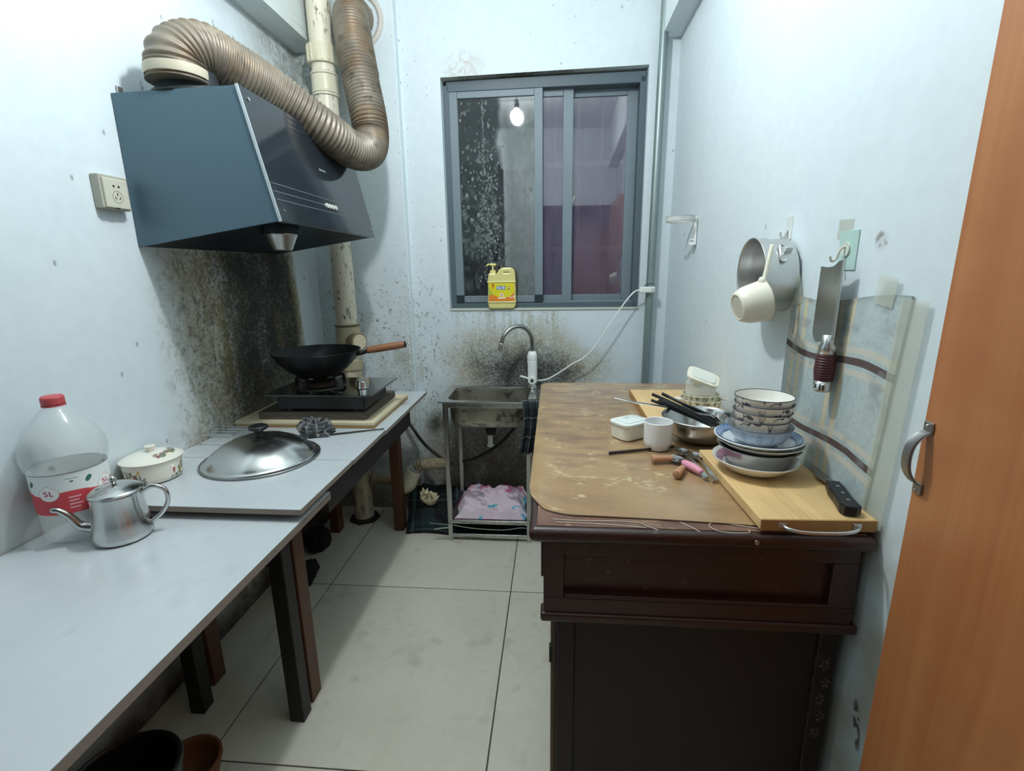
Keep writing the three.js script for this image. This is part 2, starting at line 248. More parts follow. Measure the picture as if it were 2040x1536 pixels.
// ---------------------------------------------------------------- window
const win = struct('window_1', null, null, 'dark grey aluminium sliding window with dirty night panes', 'window', [-0.055, 0, -2.655], [0, 0, 0]);
{
  const FX0 = -0.482, FX1 = 0.486, FY0 = 1.145, FY1 = 2.232;   // relative to the group in x
  const alu = M(0x74828a, 0.5), aluD = M(0x4e5d65, 0.5);
  const fw = 0.03, bar = (n, x0, x1, y0, y1, z, d, m = alu, p = win) => part(n, box(x1 - x0, y1 - y0, d, 0.003), m, p, [(x0 + x1) / 2, (y0 + y1) / 2, z]);
  bar('frame', FX0 - 0.02, FX0 + 0.012, FY0, FY1, -0.03, 0.09, aluD); bar('frame', FX1 - 0.028, FX1 + 0.01, FY0, FY1, -0.03, 0.09, aluD);
  bar('frame', FX0, FX1, FY1 - 0.03, FY1 + 0.02, -0.03, 0.09, aluD); bar('frame', FX0, FX1, FY0 - 0.012, FY0 + 0.026, -0.03, 0.09, aluD);
  for (const [x, w] of [[FX0, 0.1], [FX1 - 0.1, 0.1]]) bar('track', FX0, FX1, FY0 + 0.026, FY0 + 0.034, x === FX0 ? 0.002 : -0.03, 0.004, alu);
  const glass = MP(0xffffff, 0.02, { transmission: 1, thickness: 0, ior: 2.1, specularIntensity: 1, specularColor: new THREE.Color().setRGB(0.92, 0.82, 1.0) });
  function sash(x0, x1, z, sl, sr, corner) {
    const y0 = FY0 + 0.03, y1 = FY1 - 0.012, s = new THREE.Group(); s.name = 'sash'; s.position.z = z; win.add(s);
    bar('stile', x0, x0 + sl, y0, y1, 0, 0.022, alu, s); bar('stile', x1 - sr, x1, y0, y1, 0, 0.022, alu, s);
    bar('rail', x0 + sl, x1 - sr, y1 - 0.048, y1, 0, 0.02, alu, s); bar('rail', x0 + sl, x1 - sr, y0, y0 + 0.034, 0, 0.02, alu, s);
    if (corner) for (const [a, b] of [[x0, x0 + sl], [x1 - sr, x1]]) bar('corner_cap', a - 0.001, b + 0.001, y0 - 0.001, y0 + 0.04, 0.001, 0.024, M(0x1d2a31, 0.5), s);
    bar('pane', x0 + sl - 0.004, x1 - sr + 0.004, y0 + 0.03, y1 - 0.044, 0, 0.004, glass, s);
    return s;
  }
  const A = sash(FX0 + 0.004, -0.006, 0.0, 0.048, 0.042, true);
  sash(FX0 + 0.014, 0.145, -0.032, 0.036, 0.05, false);
  const Cc = sash(0.10, FX1 - 0.018, -0.064, 0.045, 0.058, false);
  // dried splashes and dust on the left pane, with a dark reflection painted in
  const px0 = FX0 + 0.053, px1 = -0.049, py0 = FY0 + 0.064, py1 = FY1 - 0.062;
  const PWm = px1 - px0, PHm = py1 - py0;
  const drops = []; for (let i = 0; i < 620; i++) { const q = rnd(), t = rnd(); const x = q < 0.8 ? clamp(0.40 + (rnd() + rnd() - 1) * 0.22, 0.02, 0.66) : rr(0.01, 0.5); const y = q < 0.8 ? 0.08 + 0.9 * Math.min(t, Math.sqrt(rnd()) * 0.8) : rr(0.3, 0.98); drops.push([x, y, rr(0.0022, 0.0048) * (q > 0.95 ? 1.7 : 1), rr(0.4, 0.95)]); }
  for (let i = 0; i < 26; i++) drops.push([0.31 + 0.02 * rnd(), 0.99 - i * 0.014, rr(0.003, 0.0055), 0.6]);
  const GW = 384, GH = 768, dropMap = new Float32Array(GW * GH);
  for (const [x, y, r, a] of drops) { const cx = x * GW, cy = y * GH, R = r / PWm * GW; for (let j = Math.max(0, Math.floor(cy - R * 1.8)); j < Math.min(GH, cy + R * 1.8); j++) for (let i = Math.max(0, Math.floor(cx - R * 1.4)); i < Math.min(GW, cx + R * 1.4); i++) { const d = Math.hypot(i - cx, (j - cy) * 0.8) / R + (h2(i, j) - 0.5) * 0.3; dropMap[j * GW + i] = Math.max(dropMap[j * GW + i], a * ss(1.15, 0.7, d)); } }
  const grimeAndReflection = tex(GW, GH, (u, v) => {
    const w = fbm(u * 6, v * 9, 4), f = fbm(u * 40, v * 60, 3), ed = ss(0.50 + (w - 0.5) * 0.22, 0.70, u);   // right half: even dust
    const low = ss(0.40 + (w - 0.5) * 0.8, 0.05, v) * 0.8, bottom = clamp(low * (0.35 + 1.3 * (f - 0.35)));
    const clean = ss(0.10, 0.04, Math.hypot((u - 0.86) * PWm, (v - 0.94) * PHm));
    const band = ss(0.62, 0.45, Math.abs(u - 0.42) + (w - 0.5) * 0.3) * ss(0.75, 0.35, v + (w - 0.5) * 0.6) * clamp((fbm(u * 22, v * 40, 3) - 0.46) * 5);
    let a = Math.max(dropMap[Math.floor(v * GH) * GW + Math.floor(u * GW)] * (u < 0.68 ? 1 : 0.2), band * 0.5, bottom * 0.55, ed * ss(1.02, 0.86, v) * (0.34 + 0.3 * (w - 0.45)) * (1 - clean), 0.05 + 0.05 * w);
    a = clamp(a * (0.85 + 0.4 * (f - 0.4))); const darkReflection = ss(0.60 + (w - 0.5) * 0.25, 0.46 + (w - 0.5) * 0.25, u) * ss(0.16, 0.30, v + (w - 0.5) * 0.3) * (0.80 + 0.3 * (f - 0.5)); const al = Math.max(a, darkReflection), k = clamp(a * 1.15); return [lerp(44, 152, k), lerp(53, 160, k), lerp(54, 160, k), clamp(al) * 255];  // dark left side is painted in for the dim reflection there
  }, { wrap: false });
  part('grime_and_reflection_film', new THREE.PlaneGeometry(PWm, PHm), M(0xffffff, 0.85, { map: grimeAndReflection, transparent: true }), A, [(px0 + px1) / 2, (py0 + py1) / 2, 0.0036], null, 'dried splash marks and dust over a painted dark reflection');
  const hazeTex = tex(128, 256, (u, v) => { const n = fbm(u * 5, v * 9, 4), st = fbm(u * 40, v * 5, 3); return [150, 140, 168, 255 * clamp(0.27 + 0.18 * (n - 0.5) + 0.10 * (st - 0.5))]; }, { wrap: false });
  const hazeM = M(0xffffff, 0.9, { map: hazeTex, transparent: true });
  part('dust_film', new THREE.PlaneGeometry(0.128, PHm), hazeM, win.children.find(o => o.name === 'sash' && o !== A), [0.035, (py0 + py1) / 2, 0.0036], null, 'thin violet-grey dust film'); part('dust_film', new THREE.PlaneGeometry(0.265, PHm), hazeM, Cc, [0.2775, (py0 + py1) / 2, 0.0036], null, 'thin violet-grey dust film');
  const lk = part('latch', box(0.012, 0.05, 0.012, 0.004), blackPlastic, Cc, [0.136, 1.70, 0.016]); part('latch_lever', box(0.008, 0.05, 0.01, 0.003), chrome, lk, [0.012, -0.012, 0.006], [0, 0, -0.35]);
  win.rotation.y = -0.012;
}
// sill mortar strip under the frame
struct('trim_4', box(WX1 - WX0, 0.012, 0.10, 0.004), M(0xb9beb4, 0.85), 'rough mortar sill under the window frame', 'sill', [(WX0 + WX1) / 2, WY0 - 0.002, -2.645]);
// outside burglar bars
{
  const g = thing('window_grille', 'dark burglar bars outside the window panes', 'grille', [-0.06, 1.05, -2.758]);
  const m = M(0x2a2226, 0.6); for (let i = 0; i < 10; i++) part('bar', new THREE.CylinderGeometry(0.008, 0.008, 1.3, 8), m, g, [-0.54 + i * 0.12, 0.65, 0]);
  for (const y of [0.06, 0.40, 0.82, 1.24]) part('rail', box(1.2, 0.026, 0.012, 0.002), m, g, [0, y, 0.012]);
}

// ---------------------------------------------------------------- the open door on the right
{
  const doorTex = tex(512, 1024, (u, v) => {
    const warp = fbm(u * 2, v * 2.5, 3), g = fbm(u * 5 + warp * 2, v * 60 + warp * 6, 3), w = fbm(u * 60 + warp * 6, v * 3, 3), b = fbm(u * 3 + 7, v * 3.5, 4);
    const k = clamp(0.5 + (w - 0.5) * 0.7 + (b - 0.5) * 0.8 + (g - 0.5) * 0.25); let c = mix3([168, 102, 58], [206, 146, 94], k);
    const facet = vn(Math.floor(u * 3 + v * 6) * 1.7, Math.floor(v * 9 - u * 4) * 2.3); return mix3(c, [178, 92, 52], facet * 0.25);
  });
  const d = struct('door_1', null, null, 'orange varnished wooden door standing open against the right wall', 'door', [0.537, 0, -0.727], [0, -0.035, 0]);
  const dm = MP(0xffffff, 0.38, { map: doorTex, clearcoat: 0.35, clearcoatRoughness: 0.3 });
  part('door_leaf', box(0.036, 1.98, 0.82, 0.002), dm, d, [0.018, 1.0, 0.41]);
  const hm = steel(0.42, 0.36), h = part('handle', extrudeStrip([[0, -0.052], [-0.012, -0.046], [-0.026, -0.026], [-0.030, 0], [-0.026, 0.026], [-0.012, 0.046], [0, 0.052]], 0.020, 0.005), hm, d, [-0.002, 1.070, 0.014]); h.scale.setScalar(0.8);
  for (const s of [-1, 1]) { const p = part('mounting_plate', box(0.005, 0.022, 0.022, 0.002), hm, h, [0.0, s * 0.058, 0]); part('screw', new THREE.SphereGeometry(0.0032, 10, 8), chrome, h, [-0.003, s * 0.062, 0]); }
}
// flat strip bent along a curve in the x-y plane, wide in z
function extrudeStrip(pts, wide, thick) {
  const c = curve(pts.map(p => [p[0], p[1], 0])), n = 30;
  return slab(n, 1, (u, v) => { const p = c.getPointAt(u); return [p.x, p.y, (0.5 - v) * wide]; }, thick, [-1, 0, 0]);
}

// ---------------------------------------------------------------- ceiling bulb (the room's lamp)
{
  const g = thing('light_bulb', 'bare white bulb hanging from the ceiling on a cord', 'lamp', [BULB[0], BULB[1], BULB[2]]);
  part('bulb_glass', lathe([[0.0001, -0.042], [0.02, -0.04], [0.036, -0.022], [0.04, 0], [0.034, 0.022], [0.022, 0.04], [0.015, 0.056]], 24), new THREE.MeshStandardMaterial({ color: 0xffffff, emissive: new THREE.Color().setRGB(0.965, 1, 1.015), emissiveIntensity: 30, roughness: 0.4 }), g);
  part('socket', lathe([[0.0001, 0.054], [0.017, 0.054], [0.019, 0.06], [0.019, 0.10], [0.012, 0.115], [0.0001, 0.116]], 20), blackPlastic, g);
  part('cord', new THREE.CylinderGeometry(0.003, 0.003, H - BULB[1] - 0.113, 8), blackPlastic, g, [0, (H - BULB[1] + 0.113) / 2, 0]);
}

// ---------------------------------------------------------------- left side: tables and boards
const T1 = 0.73, T2 = 0.765, EDGE = -0.64;
const lamTex = tex(512, 512, (u, v) => { const n = fbm(u * 6, v * 6, 4), f = fbm(u * 50, v * 50, 2), s = fbm(u * 14, v * 14, 4); let c = [194 + (n - 0.5) * 7 + (f - 0.5) * 4, 201 + (n - 0.5) * 6 + (f - 0.5) * 4, 204 + (n - 0.5) * 6]; return mix3(c, [180, 186, 187], clamp((s - 0.62) * 1.6)); });
const laminate = MP(0xffffff, 0.22, { map: lamTex, clearcoat: 0.25, clearcoatRoughness: 0.15 });
const rawEdge = M(0x8f8378, 0.8);
const darkWood = M(0x1b1917, 0.55), redLeg = M(0x5a3524, 0.5), greyLeg = M(0x2a2826, 0.55);
function board(name, label, x0, x1, z0, z1, yTop, th, group) {
  const g = thing(name, label, 'board', [(x0 + x1) / 2, yTop - th, (z0 + z1) / 2], 0, group);
  part('core', box(x1 - x0, th - 0.002, z1 - z0, 0.001), rawEdge, g, [0, (th - 0.002) / 2, 0]);
  part('laminate', box(x1 - x0 + 0.0004, 0.002, z1 - z0 + 0.0004, 0.0004, 1), laminate, g, [0, th - 0.001, 0]);
  return g;
}
{
  const t = thing('work_table', 'low black-legged table under the near white board', 'table', [-0.95, 0, -0.6]);
  const hy = T1 - 0.022;
  for (const [x, z] of [[0.17, -0.585], [-0.16, -0.59], [0.17, 0.17], [-0.16, 0.17]]) part('leg', box(0.046, hy - 0.001, 0.046, 0.003), darkWood, t, [x, hy / 2, z]);
  part('apron', box(0.03, 0.075, 0.72, 0.002), darkWood, t, [0.17, hy - 0.045, -0.207]); part('apron', box(0.03, 0.075, 0.72, 0.002), darkWood, t, [-0.16, hy - 0.045, -0.207]);
  part('apron', box(0.30, 0.075, 0.03, 0.002), darkWood, t, [0, hy - 0.14, -0.585]); part('apron', box(0.30, 0.075, 0.03, 0.002), darkWood, t, [0, hy - 0.045, 0.17]);
  board('table_board', 'long white laminate board nearest the doorway, under bottle and teapot', XL + 0.004, EDGE, -1.25, -0.362, T1, 0.022);
  const t2 = thing('stove_table', 'brown-legged wooden table that carries the stove', 'table', [-0.95, 0, -1.76]);
  const h2_ = T2 - 0.016;
  for (const [x, z, m] of [[0.162, 0.50, redLeg], [-0.2, 0.46, redLeg], [0.135, -0.56, redLeg], [-0.2, -0.52, redLeg]]) part('leg', box(0.05, h2_ - 0.001, 0.058, 0.004), m, t2, [x, h2_ / 2, z]);
  part('apron', box(0.026, 0.085, 0.83, 0.002), greyLeg, t2, [0.288, h2_ - 0.0435, 0.095]); for (const z of [-0.30, 0.47]) part('cross_rail', box(0.44, 0.05, 0.03, 0.002), greyLeg, t2, [0.06, h2_ - 0.026, z]); part('apron', box(0.03, 0.11, 0.96, 0.002), greyLeg, t2, [-0.2, h2_ - 0.056, -0.03]);
  part('apron', box(0.30, 0.11, 0.03, 0.002), greyLeg, t2, [-0.02, h2_ - 0.056, -0.54]);
  board('table_board', 'white laminate board under the steel wok lid and the floral pot', XL + 0.004, -0.634, -1.401, -1.075, T2, 0.016);
  board('table_board', 'white laminate board between the wok lid and the stove, under the rag', XL + 0.004, -0.632, -1.696, -1.404, T2, 0.016);
  board('table_board', 'white laminate board in the far corner under the gas stove', XL + 0.004, -0.627, -2.30, -1.699, T2, 0.016);
}

// 5 litre bottle
{
  const g = thing('water_bottle', 'big clear plastic water bottle with red cap and 5L label', 'bottle', [-1.163, T1, -1.005], 0.35);
  const prof = [[0.0001, 0.006], [0.04, 0.004], [0.060, 0.0], [0.068, 0.008], [0.0705, 0.03], [0.0715, 0.075], [0.0715, 0.08], [0.0735, 0.175], [0.079, 0.182], [0.083, 0.21], [0.079, 0.238], [0.066, 0.268], [0.047, 0.293], [0.03, 0.312], [0.020, 0.324], [0.019, 0.334]];
  const pet = MP(0xe8f0f0, 0.12, { transparent: true, opacity: 0.34, clearcoat: 1, clearcoatRoughness: 0.08, side: THREE.DoubleSide });
  part('bottle_body', lathe(prof, 56), pet, g);
  part('cap', lathe([[0.0001, 0.346], [0.019, 0.346], [0.0215, 0.343], [0.022, 0.340], [0.022, 0.328], [0.021, 0.326], [0.0001, 0.326]], 40), M(0xc25055, 0.45), g);
  part('neck_ring', new THREE.CylinderGeometry(0.0225, 0.0225, 0.003, 36), M(0xc25055, 0.45), g, [0, 0.3235, 0]);
  const lab = canvasTex(1024, 256, (c, w, h) => {
    c.fillStyle = '#e9eeec'; c.fillRect(0, 0, w, h);
    for (let k = 0; k < 4; k++) {
      const x = k * 256; c.fillStyle = '#d2474e'; c.beginPath(); c.moveTo(x, 120); c.quadraticCurveTo(x + 64, 150, x + 128, 120); c.quadraticCurveTo(x + 192, 105, x + 256, 120); c.lineTo(x + 256, 256); c.lineTo(x, 256); c.fill();
      c.fillStyle = '#f3f1ee'; c.beginPath(); c.moveTo(x + 100, 66); c.quadraticCurveTo(x + 146, 92, x + 146, 118); c.arc(x + 100, 118, 46, 0, Math.PI); c.quadraticCurveTo(x + 56, 92, x + 100, 66); c.fill(); c.strokeStyle = '#c9b3b0'; c.lineWidth = 3; c.stroke();
      c.fillStyle = '#b04a50'; c.font = 'bold 44px sans-serif'; c.textAlign = 'center'; c.fillText('5L', x + 100, 132);
      c.fillStyle = 'rgba(240,235,233,.8)'; for (let i = 0; i < 4; i++) c.fillRect(x + 178, 150 + i * 22, 52 - (i % 2) * 12, 7);
      c.fillStyle = '#2c6b63'; c.beginPath(); c.ellipse(x + 16, 60, 12, 22, 0.5, 0, 7); c.fill(); c.fillRect(x + 196, 50, 14, 9); c.fillStyle = '#8fa5a2'; c.fillRect(x + 180, 34, 50, 5);
    }
    c.fillStyle = '#4d6a6c'; c.fillRect(0, 0, w, 4);
  });
  part('label', new THREE.CylinderGeometry(0.0745, 0.0728, 0.098, 56, 1, true), M(0xffffff, 0.45, { map: lab, side: THREE.DoubleSide }), g, [0, 0.127, 0], [0, -0.75, 0]);
}
// small steel teapot
{
  const g = thing('teapot', 'small stainless steel teapot standing in front of the water bottle', 'teapot', [-1.034, T1, -0.985], 0.42);
  const s = steel(0.2, 0.6);
  part('body', lathe([[0.0001, 0.001], [0.053, 0.0], [0.060, 0.006], [0.061, 0.018], [0.056, 0.05], [0.0515, 0.08], [0.0515, 0.112], [0.053, 0.12], [0.049, 0.119], [0.0001, 0.117]], 56), s, g);
  const lid = part('lid', lathe([[0.0001, 0.139], [0.03, 0.135], [0.050, 0.125], [0.0545, 0.121], [0.0545, 0.117], [0.0001, 0.117]], 56), s, g);
  part('knob', lathe([[0.0001, 0.157], [0.006, 0.156], [0.0085, 0.150], [0.006, 0.144], [0.004, 0.138], [0.0001, 0.137]], 24), chrome, lid);
  part('spout', capTube(curve([[-0.050, 0.035, 0], [-0.078, 0.045, 0.002], [-0.096, 0.075, 0.004], [-0.112, 0.092, 0.006], [-0.124, 0.094, 0.006]]), 24, u => lerp(0.0165, 0.0065, Math.sqrt(u)), 16), s, g);
  part('handle', tube([[0.049, 0.108, 0], [0.075, 0.120, 0], [0.098, 0.108, 0], [0.102, 0.080, 0], [0.086, 0.05, 0], [0.060, 0.028, 0]], 0.0052, 40, 12), s, g);
}
// enamel pot with fruit and leaf print
const floral = canvasTex(1024, 256, (c, w, h) => {
  c.fillStyle = '#ebe7d8'; c.fillRect(0, 0, w, h); let s0 = seed; seed = 321;
  for (let k = 0; k < 3; k++) for (let i = 0; i < 60; i++) { const x = k * 340 + 20 + rr(0, 200), y = rr(60, 150) + (x % 70) * 0.3; c.fillStyle = ['#3f6b48', '#5a5348', '#7d6f5c', '#3c4a3c', '#a7483c', '#c7a548', '#6f5e50', '#4d7f58'][Math.floor(rnd() * 8)]; c.globalAlpha = 0.75; c.beginPath(); c.ellipse(x, y, rr(6, 18), rr(4, 9), rnd() * 3, 0, 7); c.fill(); }
  seed = s0; c.globalAlpha = 1;
});
{
  const g = thing('enamel_pot', 'cream enamel pot with fruit print and lid beside the wall', 'pot', [-1.168, T2, -1.245], 1.2); g.scale.setScalar(0.9);
  const e = MP(0xebe7d8, 0.15, { clearcoat: 0.5 });
  part('body', lathe([[0.0001, 0.002], [0.066, 0.0], [0.076, 0.006], [0.080, 0.02], [0.083, 0.066], [0.084, 0.07]], 56), MP(0xffffff, 0.15, { map: floral, clearcoat: 0.5 }), g);
  const top = canvasTex(256, 256, (c, w, h) => { c.fillStyle = '#efecdf'; c.fillRect(0, 0, w, h); const s0 = seed; seed = 77; for (let i = 0; i < 46; i++) { const a = rr(0.3, 2.1), r = rr(58, 84); c.fillStyle = ['#4d7f58', '#6f5e50', '#c7a548', '#7d6f5c', '#3f5a44', '#8a5a52'][i % 6]; c.globalAlpha = 0.8; c.beginPath(); c.ellipse(128 + r * Math.cos(a), 128 + r * Math.sin(a), rr(6, 13), rr(4, 8), rnd() * 3, 0, 7); c.fill(); } seed = s0; });
  const lidG = lathe([[0.0001, 0.092], [0.03, 0.091], [0.06, 0.085], [0.082, 0.075], [0.088, 0.073], [0.088, 0.070], [0.0001, 0.070]], 56); { const p = lidG.attributes.position, uv = lidG.attributes.uv; for (let i = 0; i < p.count; i++) uv.setXY(i, 0.5 + p.getX(i) / 0.19, 0.5 + p.getZ(i) / 0.19); }
  const lid = part('lid', lidG, MP(0xffffff, 0.15, { map: top, clearcoat: 0.5 }), g, [0, 0, 0], [0, -2.2, 0]);
  part('knob', lathe([[0.0001, 0.111], [0.014, 0.111], [0.0165, 0.107], [0.012, 0.098], [0.009, 0.091], [0.0001, 0.090]], 28), e, lid);
}
// wok lid
{
  const g = thing('wok_cover', 'domed stainless steel wok cover with black knob lying on the board', 'wok cover', [-0.935, T2, -1.405]);
  part('dome', lathe([[0.0001, 0.078], [0.04, 0.076], [0.08, 0.067], [0.115, 0.051], [0.145, 0.030], [0.158, 0.014], [0.162, 0.008], [0.170, 0.007], [0.174, 0.0045], [0.174, 0.001], [0.168, 0.0], [0.160, 0.004], [0.1, 0.050], [0.0001, 0.072]], 72), steel(0.22, 0.55), g);
  part('rim', moved(tor(0.1735, 0.0035, 10, 72), 0, 0.0035, 0, Math.PI / 2), steel(0.35, 0.3), g);
  part('knob', lathe([[0.0001, 0.102], [0.020, 0.101], [0.028, 0.097], [0.030, 0.092], [0.026, 0.087], [0.016, 0.083], [0.0125, 0.075], [0.014, 0.067], [0.020, 0.0635], [0.0001, 0.062]], 36), blackPlastic, g, [0, 0.0122, 0]);
}
// wire rack against the wall
{
  const g = thing('wire_rack', 'thin wire pot rack between the wok lid and the wall', 'rack', [-1.165, T2, -1.575]);
  const w = steel(0.35, 0.6);
  for (let i = 0; i < 5; i++) part('wire', tube([[-0.06, 0.040, -0.06 + i * 0.03], [0.06, 0.040, -0.06 + i * 0.03]], 0.0013, 4, 6), w, g);
  part('frame', tube([[-0.062, 0.0385, -0.065], [0.062, 0.0385, -0.065]], 0.0018, 4, 6), w, g); part('frame', tube([[-0.062, 0.0385, 0.065], [0.062, 0.0385, 0.065]], 0.0018, 4, 6), w, g);
  part('frame', tube([[-0.06, 0.0385, -0.065], [-0.06, 0.0385, 0.065]], 0.0018, 4, 6), w, g); part('frame', tube([[0.06, 0.0385, -0.065], [0.06, 0.0385, 0.065]], 0.0018, 4, 6), w, g);
  for (const x of [-0.06, 0.06]) for (const z of [-0.064, 0.064]) part('leg', tube([[x, 0.039, z], [x, 0.001, z]], 0.0018, 4, 6), w, g);
}
// crumpled rag and black sticks
const ragTex = tex(256, 256, (u, v) => { const s = (k, f) => Math.abs(((u * f + k) % 1) - 0.5) < 0.12, t = (k, f) => Math.abs(((v * f + k) % 1) - 0.5) < 0.14; let c = [58, 62, 66]; if (s(0, 9)) c = mix3(c, [150, 152, 150], 0.6); if (t(0.2, 8)) c = mix3(c, [134, 128, 120], 0.5); if (s(0.4, 5) && t(0.3, 5)) c = [36, 36, 38]; const n = fbm(u * 30, v * 30, 2) - 0.5; return [c[0] + n * 40, c[1] + n * 40, c[2] + n * 40]; });
one('dishcloth', 'crumpled grey checked rag in front of the stove', 'cloth', lump(0.062, 0.042, 0.044, 0.36, 1.5, 4, 6), M(0xffffff, 0.95, { map: ragTex }), [-0.865, T2 + 0.0225, -1.635], [0, 0.3, 0]);
one('chopstick', 'black chopstick lying on the white board beside the grey rag', 'chopstick', capTube(curve([[-0.13, 0, 0], [0, 0, 0], [0.13, 0, 0]]), 8, u => lerp(0.0042, 0.0022, u), 8), blackPlastic, [-0.755, T2 + 0.0044, -1.655], [0, 0.38, 0.007]);

// boards under the stove
const pale = M(0xcfc4a4, 0.75), slateTex = tex(256, 256, (u, v) => { const n = fbm(u * 12, v * 12, 4); return [62 + n * 50, 58 + n * 48, 50 + n * 42]; });
{
  const g = thing('plywood_board', 'pale plywood board under the stove slab', 'board', [-0.955, T2, -1.935]);
  part('core', box(0.555, 0.012, 0.44, 0.002), M(0x9b7d54, 0.85), g, [0, 0.006, 0]); part('face', box(0.556, 0.012, 0.441, 0.002), pale, g, [0, 0.018, 0]);
}
one('stone_slab', 'dark grimy slab between plywood board and gas stove', 'slab', box(0.43, 0.030, 0.365, 0.003), M(0xffffff, 0.8, { map: slateTex }), [-0.935, T2 + 0.039, -1.925]);
// gas stove
{
  const y0 = T2 + 0.054, g = thing('gas_stove', 'black glass single-burner gas stove under the wok', 'stove', [-0.89, y0, -1.87]);
  for (const [x, z] of [[-0.14, 0.10], [0.13, 0.10], [-0.14, -0.10], [0.13, -0.10]]) part('foot', new THREE.CylinderGeometry(0.014, 0.016, 0.012, 16), darkRubber, g, [x, 0.006, z]);
  part('housing', box(0.35, 0.058, 0.25, 0.006), M(0x141517, 0.5), g, [-0.005, 0.041, 0]);
  part('glass_top', box(0.425, 0.007, 0.315, 0.003), MP(0x0a0b0d, 0.06, { clearcoat: 1, clearcoatRoughness: 0.03 }), g, [0, 0.0735, 0]);
  part('drip_tray', lathe([[0.0001, 0.078], [0.095, 0.0775], [0.105, 0.080], [0.108, 0.0775], [0.09, 0.0772], [0.0001, 0.0772]], 48), steel(0.4, 0.25), g, [-0.06, 0, -0.005]);
  const bu = part('burner', lathe([[0.0001, 0.1], [0.03, 0.101], [0.055, 0.096], [0.066, 0.088], [0.068, 0.078], [0.0001, 0.078]], 40), M(0x3a2c24, 0.7, { metalness: 0.4 }), g, [-0.06, 0, -0.005]);
  part('burner_cap', lathe([[0.0001, 0.108], [0.026, 0.107], [0.030, 0.1], [0.0001, 0.0995]], 32), M(0x4a3a2c, 0.6, { metalness: 0.5 }), bu);
  for (let i = 0; i < 5; i++) { const a = i / 5 * 2 * Math.PI + 0.5, r = r0 => [-0.06 + r0 * Math.cos(a), -0.005 + r0 * Math.sin(a)]; const [x0, z0] = r(0.098), [x1, z1] = r(0.092), [x2, z2] = r(0.05); part('pan_support', tube([[x0, 0.078, z0], [x1, 0.112, z1], [x2, 0.106, z2]], 0.0065, 16, 8), M(0x241d1a, 0.6, { metalness: 0.4 }), g); }
  const kn = part('control_knob', lathe([[0.0001, 0.108], [0.016, 0.108], [0.0175, 0.105], [0.019, 0.086], [0.022, 0.080], [0.022, 0.077], [0.0001, 0.077]], 32), chrome, g, [0.135, 0, 0.045]); part('grip', box(0.034, 0.010, 0.006, 0.002), steel(0.2, 0.6), kn, [0, 0.111, 0]);
}
// wok
{
  const g = thing('wok', 'black iron wok with wooden handle standing on the gas stove', 'wok', [-0.953, T2 + 0.170, -1.875], 0.16);
  part('pan', lathe([[0.0001, 0.0], [0.055, 0.0005], [0.085, 0.012], [0.115, 0.032], [0.145, 0.062], [0.166, 0.096], [0.171, 0.103], [0.171, 0.1055], [0.167, 0.105], [0.141, 0.066], [0.112, 0.037], [0.083, 0.0165], [0.0001, 0.0045]], 72), M(0x0f1113, 0.42, { metalness: 0.3 }), g);
  part('handle_bracket', tube([[0.150, 0.085, 0], [0.185, 0.092, 0], [0.205, 0.102, 0]], 0.0085, 12, 10), blackIron, g);
  const hd = part('handle', capTube(curve([[0.200, 0.100, 0], [0.27, 0.110, 0], [0.352, 0.121, 0]]), 20, u => 0.0135 + 0.0018 * Math.sin(u * 3.1) + (u > 0.97 ? -0.002 : 0), 16), M(0x8a5a3c, 0.55), g);
  part('end_cap', tube([[0.352, 0.121, 0], [0.356, 0.1215, 0]], 0.0135, 4, 14), blackIron, hd); part('hanging_hook', tube([[0.356, 0.1215, 0], [0.366, 0.1245, 0.004], [0.376, 0.124, 0], [0.370, 0.121, -0.004], [0.356, 0.1215, 0]], 0.0014, 20, 6), steel(0.25, 0.6), hd);
}

// wall socket
{
  const g = thing('wall_socket', 'grimy white double socket box on the left wall beside the hood', 'socket', [XL + 0.0005, 1.57, -1.355]);
  const m = M(0xc9c8b8, 0.55), d = M(0x2c2a22, 0.8);
  part('back_box', box(0.026, 0.090, 0.092, 0.004), M(0xa9a79a, 0.65), g, [0.013, 0, 0]); part('face_plate', box(0.008, 0.078, 0.076, 0.003), m, g, [0.029, -0.003, 0.002]);
  for (const z of [-0.006, 0.010]) part('pin_hole', new THREE.CylinderGeometry(0.0032, 0.0032, 0.002, 10), d, g, [0.0328, 0.016, z], [0, 0, Math.PI / 2]);
  part('socket_ring', moved(tor(0.016, 0.001, 8, 32), 0.0328, -0.012, 0.002, 0, Math.PI / 2), M(0x9b9a8c, 0.6), g);
  for (const [y, z, a] of [[-0.005, 0.002, 0], [-0.015, 0.009, 0.6], [-0.015, -0.005, -0.6]]) part('pin_hole', box(0.002, 0.008, 0.0025, 0.0004), d, g, [0.0328, y, z], [a, 0, 0]);
  part('dirt_notch', box(0.003, 0.006, 0.012, 0.001), d, g, [0.031, -0.041, 0.006]);
}

